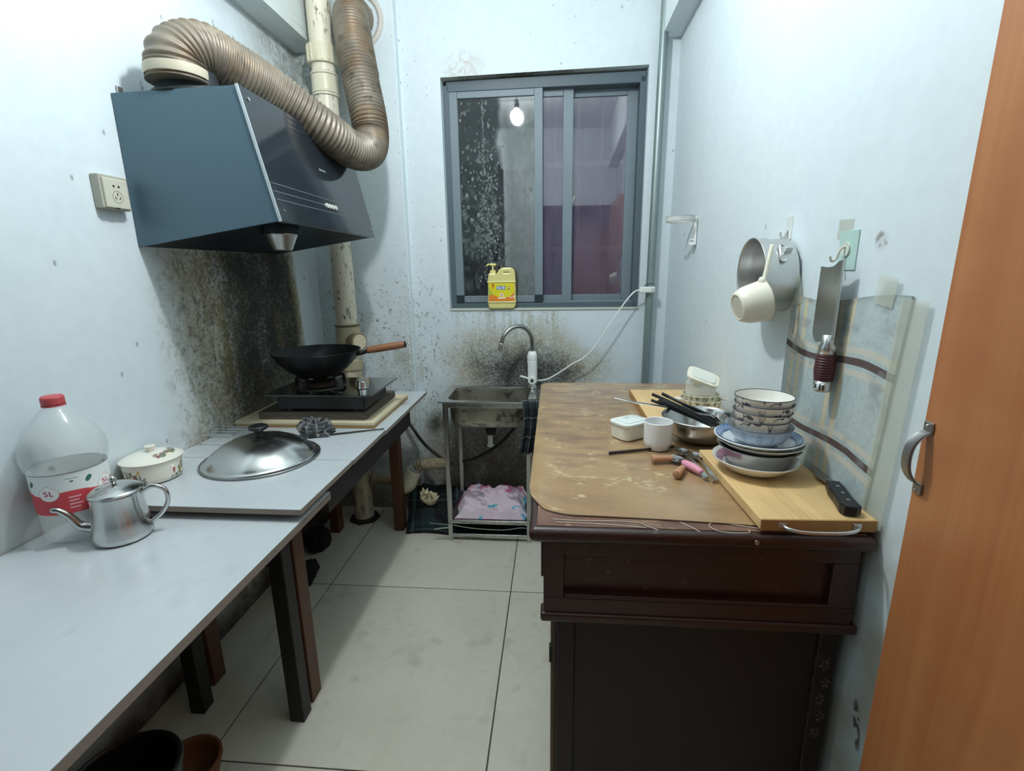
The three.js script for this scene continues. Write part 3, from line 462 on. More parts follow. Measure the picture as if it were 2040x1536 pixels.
// ---------------------------------------------------------------- extractor hood
{
  const z0 = -1.43, z1 = -2.185, g = thing('range_hood', 'dark slate slanted extractor hood fixed to the left wall', 'hood', [XL, 1.42, (z0 + z1) / 2]);
  const W = z0 - z1, hw = W / 2, slate = M(new THREE.Color().setRGB(0.075, 0.135, 0.175), 0.4, { metalness: 0.15 }), inner = M(0x1b252c, 0.5, { metalness: 0.3 });
  // profile in (x from wall, y up from 1.42)
  const prof = [[0.003, 0.425], [0.372, 0.430], [0.452, 0.073], [0.003, 0.008]];
  const side = extr(prof, 0.006, 0.0008);
  part('side_panel', side, slate, g, [0, 0, hw - 0.006]); part('side_panel', side, slate, g, [0, 0, -hw]);
  part('top_panel', box(0.366, 0.006, W - 0.014, 0.001), slate, g, [0.187, 0.424, 0]);
  part('back_panel', box(0.005, 0.41, W - 0.014, 0.001), inner, g, [0.006, 0.216, 0]);
  const dx = 0.08, dy = -0.357, len = Math.hypot(dx, dy), ang = Math.atan2(dx, -dy);
  const fp = part('front_glass', box(0.008, len + 0.006, W + 0.004, 0.002), MP(new THREE.Color().setRGB(0.016, 0.022, 0.028), 0.10, { specularIntensity: 0.8 }), g, [0.412 + 0.005, 0.2515, 0], [0, 0, ang]);
  const lineM = M(0x76828a, 0.5);
  for (const y of [-0.075, -0.098, -0.121]) part('trim_line', box(0.0012, 0.0014, W - 0.01, 0), lineM, fp, [0.0044, y, 0]);
  for (let i = 0; i < 4; i++) part('push_button', new THREE.CylinderGeometry(0.0085, 0.0085, 0.008, 20), M(0xc8cac4, 0.35), fp, [0.006, -0.1, -0.036 + i * 0.024], [0, 0, Math.PI / 2]);
  for (const y of [-0.152, 0.155]) for (const s of [-1, 1]) part('screw_cap', new THREE.CylinderGeometry(0.005, 0.005, 0.003, 14), chrome, fp, [0.005, y, s * (hw - 0.03)], [0, 0, Math.PI / 2]);
  part('edge_trim', box(0.009, len + 0.006, 0.004, 0.001), M(0xb8c2c6, 0.35, { metalness: 0.5 }), fp, [0.0005, 0, hw + 0.003]);
  part('badge', box(0.001, 0.007, 0.05, 0), lineM, fp, [0.0044, 0.03, -0.02]);
  // sunken collecting pan, blower mouth and oil cup below
  const pan = part('collecting_pan', slab(8, 8, (u, v) => { const e = Math.max(Math.abs(u - 0.5), Math.abs(v - 0.5)) * 2; return [0.008 + u * 0.438, 0.012 + u * 0.062 + 0.05 * (1 - e * e), (v - 0.5) * -(W - 0.014)]; }, 0.003), inner, g);
  part('oil_cup', lathe([[0.0001, -0.062], [0.030, -0.062], [0.033, -0.058], [0.055, -0.008], [0.057, 0.0], [0.050, 0.0], [0.0001, -0.004]], 36), steel(0.3, 0.5), g, [0.26, 0.066, 0.03]);
  part('oil_cup_collar', lathe([[0.062, 0.0], [0.066, 0.0], [0.07, 0.04], [0.062, 0.04]], 36), inner, g, [0.26, 0.062, 0.03]);
  part('hanging_bracket', box(0.006, 0.03, 0.02, 0.002), steel(0.5, 0.4), g, [0.004, 0.437, hw - 0.03]);
  part('duct_collar', lathe([[0.074, 0.0], [0.105, 0.0], [0.098, 0.012], [0.083, 0.024], [0.080, 0.075], [0.076, 0.075]], 44), M(0x20282c, 0.55), g, [0.165, 0.426, hw - 0.10]);
}
// exhaust duct: corrugated, brown with grease
{
  const g = thing('exhaust_duct', 'greasy brown corrugated exhaust duct from hood up to the wall', 'duct', [0, 0, 0]);
  const c = curve([[-1.085, 1.88, -1.49], [-1.085, 1.915, -1.491], [-1.08, 1.955, -1.503], [-1.05, 1.988, -1.555], [-1.015, 1.975, -1.635], [-0.952, 1.936, -1.755], [-0.845, 1.856, -1.872], [-0.800, 1.816, -2.03], [-0.775, 1.832, -2.14], [-0.785, 1.90, -2.225], [-0.80, 2.0, -2.25], [-0.835, 2.15, -2.29], [-0.875, 2.33, -2.345], [-0.905, 2.44, -2.42], [-0.922, 2.485, -2.50], [-0.925, 2.49, -2.553]]);
  const L = c.getLength(), rings = Math.round(L / 0.0155);
  const ductTex = tex(256, 1024, (u, v) => { const n = fbm(u * 6, v * 26, 4), f = fbm(u * 30, v * 140, 3), blot = fbm(u * 9 + 3, v * 30, 3); let c = mix3([104, 95, 84], [150, 140, 124], clamp(n * 1.4 - 0.2)); c = mix3(c, [112, 84, 54], clamp((fbm(u * 4 + 9, v * 12, 3) - 0.5) * 2.2)); return mix3(c, [82, 76, 66], clamp((blot - 0.56) * 3 + (f - 0.6))); });
  part('corrugated_tube', capTube(c, rings * 6, u => { const t = u * rings; return 0.0745 - 0.007 * ss(0.22, 0.36, u) * ss(0.62, 0.5, u) + 0.0035 * Math.sin(t * 2 * Math.PI) + 0.004 * Math.max(0, 0.12 - u) / 0.12 + (u > 0.72 ? 0.003 : 0); }, 30), M(0xffffff, 0.42, { map: ductTex, metalness: 0.25 }), g);
  part('tape_band', lathe([[0.0805, 0], [0.082, 0.003], [0.082, 0.023], [0.0805, 0.026]], 44), M(0xb9b29c, 0.5), g, [-1.085, 1.893, -1.49]);
  part('wall_flange', moved(new THREE.TorusGeometry(0.112, 0.014, 10, 48), -0.925, 2.49, -2.552), M(0xc9c4bc, 0.5), g);
}
// PVC drain stack in the corner
{
  const x = -1.055, z = -2.425, g = thing('drain_pipe', 'cream PVC drain stack with couplings in the corner', 'pipe', [x, 0, z]);
  const pt = tex(256, 1024, (u, v) => { const n = fbm(u * 6, v * 20, 4), f = fbm(u * 24, v * 90, 3); let c = mix3([214, 206, 182], [232, 226, 208], n); c = mix3(c, [96, 90, 74], clamp((f - 0.63) * 4)); return mix3(c, [120, 104, 74], clamp(ss(0.40, 0.30, v) * (n - 0.3) * 1.1)); });
  const pm = MP(0xffffff, 0.38, { map: pt });
  part('pipe', new THREE.CylinderGeometry(0.052, 0.052, 2.748, 40, 1), pm, g, [0, 1.374, 0]);
  const col = (n, y, h, r, m = pvcCream) => part(n, lathe([[0.0001, 0], [r - 0.003, 0], [r, 0.004], [r, h - 0.004], [r - 0.003, h], [0.0001, h]], 40), m, g, [0, y, 0]);
  col('coupling', 2.13, 0.10, 0.058); col('coupling_ring', 2.215, 0.014, 0.061); col('coupling_ring', 2.14, 0.012, 0.0605);
  const un = part('expansion_nut', new THREE.CylinderGeometry(0.0655, 0.0655, 0.075, 24), pvcCream, g, [0, 2.30, 0]); for (let i = 0; i < 16; i++) { const a = i / 16 * 2 * Math.PI; part('nut_rib', box(0.006, 0.066, 0.008, 0.001), pvcCream, un, [0.0665 * Math.cos(a), 0, 0.0665 * Math.sin(a)], [0, -a, 0]); }
  col('coupling', 0.96, 0.13, 0.059, M(0xb8ae8e, 0.5)); col('coupling_ring', 1.075, 0.012, 0.062, M(0x6e664e, 0.7)); col('coupling_ring', 0.85, 0.05, 0.060, M(0xa99f80, 0.5));
  const cl = part('cleanout_cap', new THREE.CylinderGeometry(0.046, 0.046, 0.05, 32), M(0x857a60, 0.6), g, [0.055, 1.0, 0.035], [0, -0.55, Math.PI / 2]); part('cap_disc', new THREE.CylinderGeometry(0.038, 0.038, 0.006, 32), M(0xcfc5a6, 0.5), cl, [0, -0.027, 0]);
  part('floor_collar', lathe([[0.053, 0.0], [0.088, 0.0], [0.082, 0.006], [0.06, 0.014], [0.053, 0.014]], 7), M(0x2f281f, 0.9), g);
}
// branch from the stack to the sink
{
  const g = thing('drain_branch', 'dirty cream drain branch with elbow along the back wall', 'pipe', [0, 0, 0]);
  const rt = tex(256, 64, (u, v) => { const s = Math.sin(v * 6.28 * 14) * 0.5 + 0.5, n = fbm(u * 20, v * 8, 3); return mix3([178, 166, 138], [96, 84, 64], clamp(n * 0.9 + s * 0.3 - 0.25)); });
  part('branch_tube', tube([[-1.0, 0.235, -2.43], [-0.9, 0.225, -2.44], [-0.80, 0.215, -2.43]], 0.030, 20, 20), M(0xffffff, 0.7, { map: rt }), g);
  part('elbow', tube([[-0.83, 0.205, -2.40], [-0.785, 0.22, -2.395], [-0.765, 0.26, -2.40], [-0.745, 0.30, -2.405]], 0.042, 24, 22), pvcCream, g);
  part('elbow_socket', tube([[-0.772, 0.25, -2.40], [-0.74, 0.315, -2.405]], 0.036, 6, 22), M(0x9a9c96, 0.5), g);
  const n = 34; part('corrugated_hose', capTube(curve([[-0.735, 0.322, -2.405], [-0.69, 0.335, -2.41], [-0.62, 0.335, -2.42], [-0.55, 0.335, -2.43]]), n * 4, u => 0.031 + 0.002 * Math.sin(u * n * 2.1), 20), M(0xffffff, 0.7, { map: rt }), g);
}
// rags and dirt under the table
const blackCloth = M(0x17161a, 0.95);
one('black_rag', 'black crumpled rag on the floor under the stove table', 'rag', lump(0.075, 0.035, 0.12, 0.25, 1.4, 12, 5), blackCloth, [-1.14, 0.0175, -1.84]);
one('black_rag', 'smaller black rag on the floor near the drain stack', 'rag', lump(0.05, 0.07, 0.07, 0.22, 1.4, 31, 5), blackCloth, [-1.17, 0.035, -2.12]);

// ---------------------------------------------------------------- sink
{
  const y = 0.735, x0 = -0.555, x1 = -0.085, zf = -2.205, zb = -2.55, cx = (x0 + x1) / 2, cz = (zf + zb) / 2, g = thing('sink', 'small stainless steel sink on a square tube stand', 'sink', [cx, 0, cz]);
  const s = steelWorn, w = x1 - x0, d = zf - zb, bw = w - 0.075, bd = d - 0.07;
  // rim plate with opening
  const hole = roundRect(bw, bd, 0.05).getPoints(8).reverse();
  const rim = extr(roundRect(w, d, 0.012), 0.004, 0.0015, [new THREE.Path(hole)]);
  part('rim', rim, steel(0.22, 0.6), g, [0, y - 0.002, 0], [-Math.PI / 2, 0, 0]);
  // basin: rounded-rectangle loft
  const P = [], U = [], I = [], NP = 64, prof = [[0, 0], [0.004, -0.02], [0.008, -0.10], [0.018, -0.135], [0.05, -0.152], [0.12, -0.155], [0.16, -0.156]];
  const ring = (off, yy) => { const r = Math.max(0.012, 0.05 - off * 0.15), pts = roundRect(bw - off * 2, Math.max(0.02, bd - off * 2), Math.min(r, (bd - off * 2) / 2.1)).getSpacedPoints(NP); return pts.slice(0, NP).map(p => [p.x, yy, -p.y]); };
  prof.forEach(([o, yy], k) => { ring(Math.min(o, bd / 2 - 0.03), yy).forEach((p, i) => { P.push(...p); U.push(i / NP, k / prof.length); }); });
  for (let k = 0; k < prof.length - 1; k++) for (let i = 0; i < NP; i++) { const a = k * NP + i, b = k * NP + (i + 1) % NP; I.push(a, b, a + NP, b, b + NP, a + NP); }
  { const k = P.length / 3; P.push(0, -0.157, 0); U.push(0.5, 1); const b0 = (prof.length - 1) * NP; for (let i = 0; i < NP; i++) I.push(b0 + i, b0 + (i + 1) % NP, k); }
  const bg = new THREE.BufferGeometry(); bg.setAttribute('position', new THREE.Float32BufferAttribute(P, 3)); bg.setAttribute('uv', new THREE.Float32BufferAttribute(U, 2)); bg.setIndex(I); bg.computeVertexNormals();
  const bt = tex(256, 128, (u, v) => { const n = fbm(u * 14, v * 6, 4), f = fbm(u * 50, v * 30, 3); const k = 110 + n * 90 - (f > 0.66 ? 50 : 0); return [k, k * 0.97, k * 0.9]; });
  part('basin', bg, M(0xffffff, 0.42, { map: bt, metalness: 0.85, side: THREE.DoubleSide }), g, [0, y, 0]);
  const t = 0.022, lx = w / 2 - 0.035, lz = d / 2 - 0.022;
  for (const sx of [-1, 1]) for (const sz of [-1, 1]) part('leg', box(t, y - 0.006, t, 0.002), greySteelDirty(), g, [sx * lx * (sz > 0 ? 1 : 0.96), (y - 0.006) / 2, sz * lz]);
  for (const sz of [-1, 1]) { part('shelf_bar', box(lx * 2, 0.020, 0.018, 0.002), steelWorn, g, [0, 0.105, sz * lz]); part('top_bar', box(lx * 2, 0.022, 0.014, 0.002), steelWorn, g, [0, y - 0.020, sz * lz]); }
  for (const sx of [-1, 1]) { part('shelf_bar', box(0.018, 0.020, lz * 2, 0.002), steelWorn, g, [sx * lx, 0.105, 0]); }
  part('shelf_plate', box(lx * 2, 0.003, lz * 2, 0), steelWorn, g, [0, 0.113, 0]);
  part('floor_bar', box(lx * 2, 0.016, 0.014, 0.002), greySteelDirty(), g, [0, 0.030, lz]);
  part('drain_cup', lathe([[0.0001, -0.055], [0.024, -0.055], [0.028, -0.03], [0.036, -0.002], [0.0001, 0]], 28), darkRubber, g, [0, y - 0.157, 0]);
  part('drain_tail', lathe([[0.0001, 0], [0.014, 0], [0.017, 0.004], [0.017, 0.012], [0.0125, 0.016], [0.0125, 0.052], [0.016, 0.056], [0.016, 0.07], [0.0001, 0.07]], 24), whitePlastic, g, [-0.006, y - 0.282, 0]);
}
function greySteelDirty() { return steelWorn; }
// tap
{
  const g = thing('faucet', 'white instant-heat tap with chrome gooseneck on the sink edge', 'faucet', [-0.112, 0.738, -2.49]);
  part('base', lathe([[0.0001, 0], [0.026, 0], [0.026, 0.012], [0.021, 0.016], [0.021, 0.03], [0.0001, 0.03]], 28), chrome, g);
  part('body', lathe([[0.0001, 0.03], [0.023, 0.03], [0.026, 0.04], [0.0262, 0.12], [0.0262, 0.146], [0.0245, 0.149], [0.0245, 0.151], [0.0262, 0.154], [0.0255, 0.175], [0.018, 0.196], [0.0001, 0.198]], 36), whitePlastic, g);
  part('display_strip', box(0.006, 0.10, 0.014, 0.002), blackPlastic, g, [-0.0245, 0.085, 0.004]);
  part('gooseneck', tube([[0, 0.195, 0], [0.001, 0.235, 0], [-0.008, 0.285, 0.01], [-0.045, 0.325, 0.03], [-0.095, 0.325, 0.055], [-0.135, 0.29, 0.075], [-0.150, 0.25, 0.082]], 0.0105, 48, 16), steel(0.2, 0.42), g);
  part('aerator', tube([[-0.150, 0.252, 0.082], [-0.158, 0.215, 0.085]], 0.0125, 6, 16), chrome, g);
  const v = part('valve', new THREE.CylinderGeometry(0.020, 0.020, 0.03, 24), whitePlastic, g, [0.0, 0.05, 0.022], [Math.PI / 2, 0, 0]); part('valve_cap', new THREE.CylinderGeometry(0.009, 0.009, 0.004, 18), chrome, v, [0, 0.017, 0]);
  part('lever', tube([[-0.012, 0.054, 0.03], [-0.035, 0.066, 0.036], [-0.06, 0.074, 0.04]], 0.0055, 12, 10), whitePlastic, g);
}
// supply hoses behind the sink
one('water_hose', 'dark hose from under the table to the sink stand', 'hose', tube([[-0.86, 0.57, -2.535], [-0.80, 0.55, -2.50], [-0.70, 0.44, -2.45], [-0.60, 0.36, -2.43], [-0.545, 0.325, -2.435]], 0.0085, 40, 10), darkRubber);
one('water_hose', 'dark hose looping behind the sink drain up to the tap', 'hose', tube([[-0.50, 0.32, -2.49], [-0.42, 0.335, -2.52], [-0.30, 0.41, -2.53], [-0.20, 0.52, -2.53], [-0.13, 0.60, -2.56], [-0.11, 0.67, -2.575]], 0.008, 40, 10), darkRubber);
// plaid towel hung on the sink corner
const plaid = (base, a, b) => tex(256, 256, (u, v) => { let c = base.slice(); const st = (t, p, w) => Math.abs(((t * p) % 1) - 0.5) < w; if (st(u, 3, 0.16)) c = mix3(c, a, 0.55); if (st(v, 3, 0.16)) c = mix3(c, a, 0.55); if (st(u + 0.12, 3, 0.03)) c = mix3(c, b, 0.7); if (st(v + 0.12, 3, 0.03)) c = mix3(c, b, 0.7); const n = fbm(u * 60, v * 60, 2) - 0.5; return [c[0] + n * 14, c[1] + n * 14, c[2] + n * 14]; });
const towelMat = M(0xffffff, 0.95, { map: plaid([22, 25, 28], [56, 66, 72], [150, 156, 156]) });
one('hand_towel', 'dark checked towel hanging over the right corner of the sink', 'towel', slab(30, 40, (u, v) => { const b = 0.012 * Math.sin(u * 17 + v * 1.5) * (0.3 + v), t = v * 0.30, over = 0.035; return [-0.150 + u * 0.095 + 0.01 * Math.sin(v * 4), t < over ? 0.752 - t * 0.15 : 0.7467 - (t - over) * 0.95, -2.215 + Math.min(t, over) * 0.85 + 0.006 + b]; }, 0.005, [0, 0, 1]), towelMat);
// floral bag / cloth on the shelf
{
  const ft = tex(256, 256, (u, v) => { const n = fbm(u * 5, v * 5, 4), p = fbm(u * 4 + 9, v * 4 + 3, 3), q = fbm(u * 6 + 30, v * 6, 3); let c = [226, 206, 218]; c = mix3(c, [190, 100, 140], clamp((p - 0.56) * 8)); c = mix3(c, [70, 176, 206], clamp((q - 0.60) * 10)); c = mix3(c, [132, 120, 126], clamp((n - 0.58) * 4)); return c; });
  const fg = slab(60, 40, (u, v) => { const e = Math.min(u, 1 - u, v * 1.3, (1 - v) * 1.3) * 2, n = fbm(u * 6, v * 6, 4), k = Math.abs(fbm(u * 9 + 4, v * 9, 3) - 0.5); return [lerp(-0.178, 0.178, u) + 0.01 * Math.sin(v * 9), 0.004 + Math.min(1, e * 5) * (0.035 + 0.06 * (1 - Math.abs(v - 0.6)) * n) - 0.06 * k * Math.min(1, e * 8) + 0.018 * v * Math.min(1, e * 6), lerp(0.155, -0.125, v)]; }, 0.003);
  one('floral_cloth', 'pink white and blue floral cloth bundle on the sink shelf', 'cloth', fg, M(0xffffff, 0.85, { map: ft }), [-0.322, 0.1155, -2.385]);
}
// dark plaid cloth on the floor under the sink, its back edge pulled up the wall
one('floor_cloth', 'black and green checked cloth spread on the floor under the sink', 'cloth', slab(60, 40, (u, v) => { const x = lerp(-0.77, -0.09, u) - v * 0.06 * (1 - u), w = fbm(u * 9, v * 6, 3); const z = lerp(-2.262, -2.56, v) - 0.012 * Math.sin(u * 9) * (1 - v); const up = ss(0.35, 1, v); return [x, 0.008 + 0.03 * w * (0.3 + v) + Math.max(0.11 * up * (0.75 + 0.4 * fbm(u * 5, 3, 3)), 0.098 * Math.exp(-(((x + 0.665) / 0.085) ** 2) - ((z + 2.40) / 0.075) ** 2)), z]; }, 0.006), M(0xffffff, 0.95, { map: plaid([16, 20, 21], [38, 58, 62], [70, 92, 94]) }));
// garlic-like papery bulb
{
  const g = thing('garlic_bulb', 'cream papery bulb with curled peeling skins on the dark cloth', 'garlic', [-0.668, 0.136, -2.385]);
  const pm = M(0xd8cca8, 0.75, { side: THREE.DoubleSide });
  part('bulb', lump(0.042, 0.036, 0.036, 0.14, 2, 3, 4, false), pm, g, [0.004, 0.012, 0]);
  for (let i = 0; i < 11; i++) { const a = i / 11 * Math.PI * 1.7 - 0.4, r = 0.034, c = Math.cos(a), s = Math.sin(a); part('skin', slab(8, 3, (u, v) => { const w = (v - 0.5) * (0.016 + 0.016 * h2(i, 6)) * Math.sin(Math.PI * clamp(u * 0.9 + 0.1)), l = r * 0.4 + u * (0.026 + 0.03 * h2(i, 2)); return [c * l - s * w, 0.034 + s * l * 0.8 + c * w + 0.012 * (h2(i, 8) - 0.5), 0.010 + 0.034 * h2(i, 3) * Math.sin(u * 3) + 0.016 * h2(i, 5)]; }, 0.0015, [0, 0, 1]), pm, g); }
}
one('green_string', 'thin green and white strings tied round the sink stand', 'string', merge([tube([[-0.63, 0.085, -2.235], [-0.58, 0.095, -2.21], [-0.51, 0.10, -2.195], [-0.4, 0.085, -2.195], [-0.25, 0.08, -2.195], [-0.15, 0.095, -2.195], [-0.07, 0.08, -2.19]], 0.0022, 40, 6), tube([[-0.60, 0.07, -2.20], [-0.56, 0.08, -2.195], [-0.52, 0.085, -2.195]], 0.004, 12, 6), tube([[-0.155, 0.12, -2.195], [-0.11, 0.10, -2.19], [-0.075, 0.095, -2.188]], 0.0015, 12, 6)]), M(0x8fa48e, 0.8));

// dish soap on the sill
{
  const g = thing('dish_soap', 'yellow dish soap jug with pump standing on the window sill', 'bottle', [-0.275, 1.1455, -2.612], 0.02);
  const y = MP(0xdcd48c, 0.35, { clearcoat: 0.2 });
  // outline in x-y, with handle hole
  const s = new THREE.Shape(); s.moveTo(-0.058, 0); s.lineTo(0.055, 0); s.quadraticCurveTo(0.067, 0.004, 0.067, 0.022); s.lineTo(0.066, 0.150); s.lineTo(0.064, 0.176); s.quadraticCurveTo(0.060, 0.196, 0.040, 0.197); s.lineTo(0.012, 0.197); s.quadraticCurveTo(-0.004, 0.194, -0.010, 0.183); s.lineTo(-0.030, 0.158); s.lineTo(-0.034, 0.168); s.lineTo(-0.060, 0.168); s.lineTo(-0.064, 0.150); s.lineTo(-0.066, 0.022); s.quadraticCurveTo(-0.066, 0.004, -0.058, 0);
  const hp = new THREE.Path(); hp.moveTo(0.008, 0.173); hp.quadraticCurveTo(0.004, 0.183, 0.012, 0.186); hp.lineTo(0.040, 0.186); hp.quadraticCurveTo(0.047, 0.182, 0.044, 0.173); hp.quadraticCurveTo(0.042, 0.170, 0.038, 0.170); hp.lineTo(0.014, 0.170); hp.quadraticCurveTo(0.010, 0.170, 0.008, 0.173);
  part('jug', extr(s, 0.046, 0.007, [hp]), y, g, [0, 0.007, -0.023]);
  part('shoulder_band', box(0.150, 0.010, 0.068, 0.005), y, g, [0, 0.138, 0]); part('base_band', box(0.150, 0.008, 0.068, 0.004), y, g, [0, 0.034, 0]);
  const lab = canvasTex(512, 400, (c, w, h) => {
    c.fillStyle = '#e0d42a'; c.fillRect(0, 0, w, h); c.fillStyle = '#e8872e'; c.fillRect(0, 240, w, 160); c.fillStyle = '#b4c040'; c.beginPath(); c.moveTo(0, 40); c.quadraticCurveTo(60, 250, 200, 260); c.lineTo(0, 260); c.fill();
    c.fillStyle = '#e0d42a'; c.beginPath(); c.ellipse(290, 200, 220, 120, 0, 0, 7); c.fill(); c.fillStyle = '#e2702c'; c.beginPath(); c.moveTo(512, 200); c.quadraticCurveTo(420, 330, 300, 340); c.lineTo(512, 340); c.fill();
    c.fillStyle = '#b84a1c'; c.fillRect(60, 20, 52, 46); c.fillStyle = '#cf7d28'; c.fillRect(64, 84, 46, 34);
    c.fillStyle = '#2a62a8'; c.fillRect(158, 62, 176, 84); c.fillStyle = '#f4f7f4';
    for (const [a, b, d, e] of [[168, 74, 10, 62], [160, 88, 30, 9], [180, 72, 9, 24], [196, 74, 44, 9], [200, 92, 8, 42], [230, 92, 8, 42], [200, 92, 36, 8], [212, 104, 9, 30], [196, 130, 46, 8], [256, 76, 66, 9], [276, 66, 8, 22], [298, 66, 8, 22], [258, 96, 64, 8], [258, 96, 8, 40], [314, 96, 8, 40], [272, 114, 38, 7], [287, 104, 8, 32]]) c.fillRect(a, b, d, e);
    c.fillStyle = '#8fa08c'; c.fillRect(378, 70, 48, 18); c.fillStyle = '#5a6f64'; c.fillRect(384, 118, 36, 28);
    c.fillStyle = '#f3e6d4'; c.beginPath(); c.arc(258, 262, 40, 0, 7); c.fill(); c.fillStyle = '#c4604c'; c.font = 'bold 34px sans-serif'; c.beginPath(); c.arc(258, 262, 26, 0, 7); c.fill(); c.fillStyle = '#f6eee2'; c.fillRect(238, 248, 40, 8); c.fillRect(238, 266, 40, 8); c.fillRect(180, 316, 160, 26);
    c.fillStyle = '#f6d9c0'; c.fillRect(390, 300, 90, 12); c.fillRect(405, 322, 70, 12); c.fillStyle = '#e9edec'; c.fillRect(488, 270, 24, 60);
  });
  part('label', box(0.134, 0.092, 0.0015, 0.0005, 1), M(0xffffff, 0.4, { map: lab }), g, [0, 0.086, 0.0307]);
  const pc = part('pump_collar', new THREE.CylinderGeometry(0.0155, 0.017, 0.020, 24), M(0xe2d98c, 0.4), g, [-0.046, 0.188, 0]); part('pump_stem', new THREE.CylinderGeometry(0.004, 0.004, 0.026, 12), M(0xe6e0a8, 0.4), pc, [0, 0.022, 0]);
  part('pump_head', merge([moved(box(0.030, 0.013, 0.018, 0.005), 0.002, 0, 0), tube([[-0.010, 0.002, 0], [-0.024, 0.001, 0], [-0.034, -0.006, 0]], 0.0042, 12, 10)]), M(0xe6dc86, 0.4), pc, [0, 0.038, 0]);
}
// galvanised pipe by the window, with switch and cord
{
  const g = thing('conduit_pipe', 'galvanised steel pipe rising beside the window', 'pipe', [0.478, 0, -2.555]);
  part('pipe', new THREE.CylinderGeometry(0.0195, 0.0195, H, 28), M(0x8f9d9c, 0.4, { metalness: 0.55 }), g, [0.002, H / 2, 0], [0, 0, -0.006]);
  part('wire_tie', merge([moved(tor(0.0215, 0.0013, 6, 24), 0, 1.262, 0, Math.PI / 2 - 0.25), tube([[-0.02, 1.26, 0.012], [-0.034, 1.252, 0.02], [-0.045, 1.245, 0.016], [-0.036, 1.24, 0.02]], 0.0015, 12, 6)]), M(0x4c4b48, 0.6), g);
}
{
  const g = thing('cord_switch', 'white inline switch with cable tied to the steel pipe', 'switch', [0.460, 1.238, -2.522], 0);
  part('switch_body', box(0.076, 0.030, 0.020, 0.006), whitePlastic, g, [0, 0, 0]); part('rocker', new THREE.CylinderGeometry(0.0075, 0.0075, 0.006, 18), M(0xc7ccc9, 0.4), g, [0.026, 0, 0.010], [Math.PI / 2, 0, 0]);
  part('cable', tube([[-0.036, 0, 0], [-0.065, -0.012, 0.0], [-0.11, -0.065, 0.005], [-0.155, -0.135, 0.008], [-0.20, -0.205, 0.008], [-0.255, -0.290, 0.006], [-0.31, -0.345, 0.004], [-0.365, -0.375, 0.004], [-0.415, -0.41, 0.004], [-0.49, -0.455, 0.004], [-0.55, -0.465, 0.006]], 0.0038, 90, 10), whitePlastic, g);
}

// ---------------------------------------------------------------- brown cabinet
const CT = 0.88;
const cabTex = tex(512, 512, (u, v) => { const g = fbm(u * 3, v * 60, 4), n = fbm(u * 5, v * 5, 4), s = fbm(u * 60, v * 12, 3); let c = mix3([44, 22, 19], [62, 33, 27], clamp(g * 0.6 + n * 0.6 - 0.1)); return mix3(c, [120, 96, 84], clamp((s - 0.74) * 5)); });
const cabWood = MP(0xffffff, 0.38, { map: cabTex, clearcoat: 0.25, clearcoatRoughness: 0.35 }), cabDark = M(0x1c1210, 0.55);
const topTex = tex(512, 1024, (u, v) => { const n = fbm(u * 8, v * 18, 4), g = fbm(u * 60, v * 6, 3), w = fbm(u * 12 + 5, v * 30, 4); let c = mix3([98, 68, 56], [142, 112, 90], clamp(n * 1.3 - 0.15 + (g - 0.5) * 0.4)); return mix3(c, [196, 176, 140], clamp((w - 0.62) * 5)); });
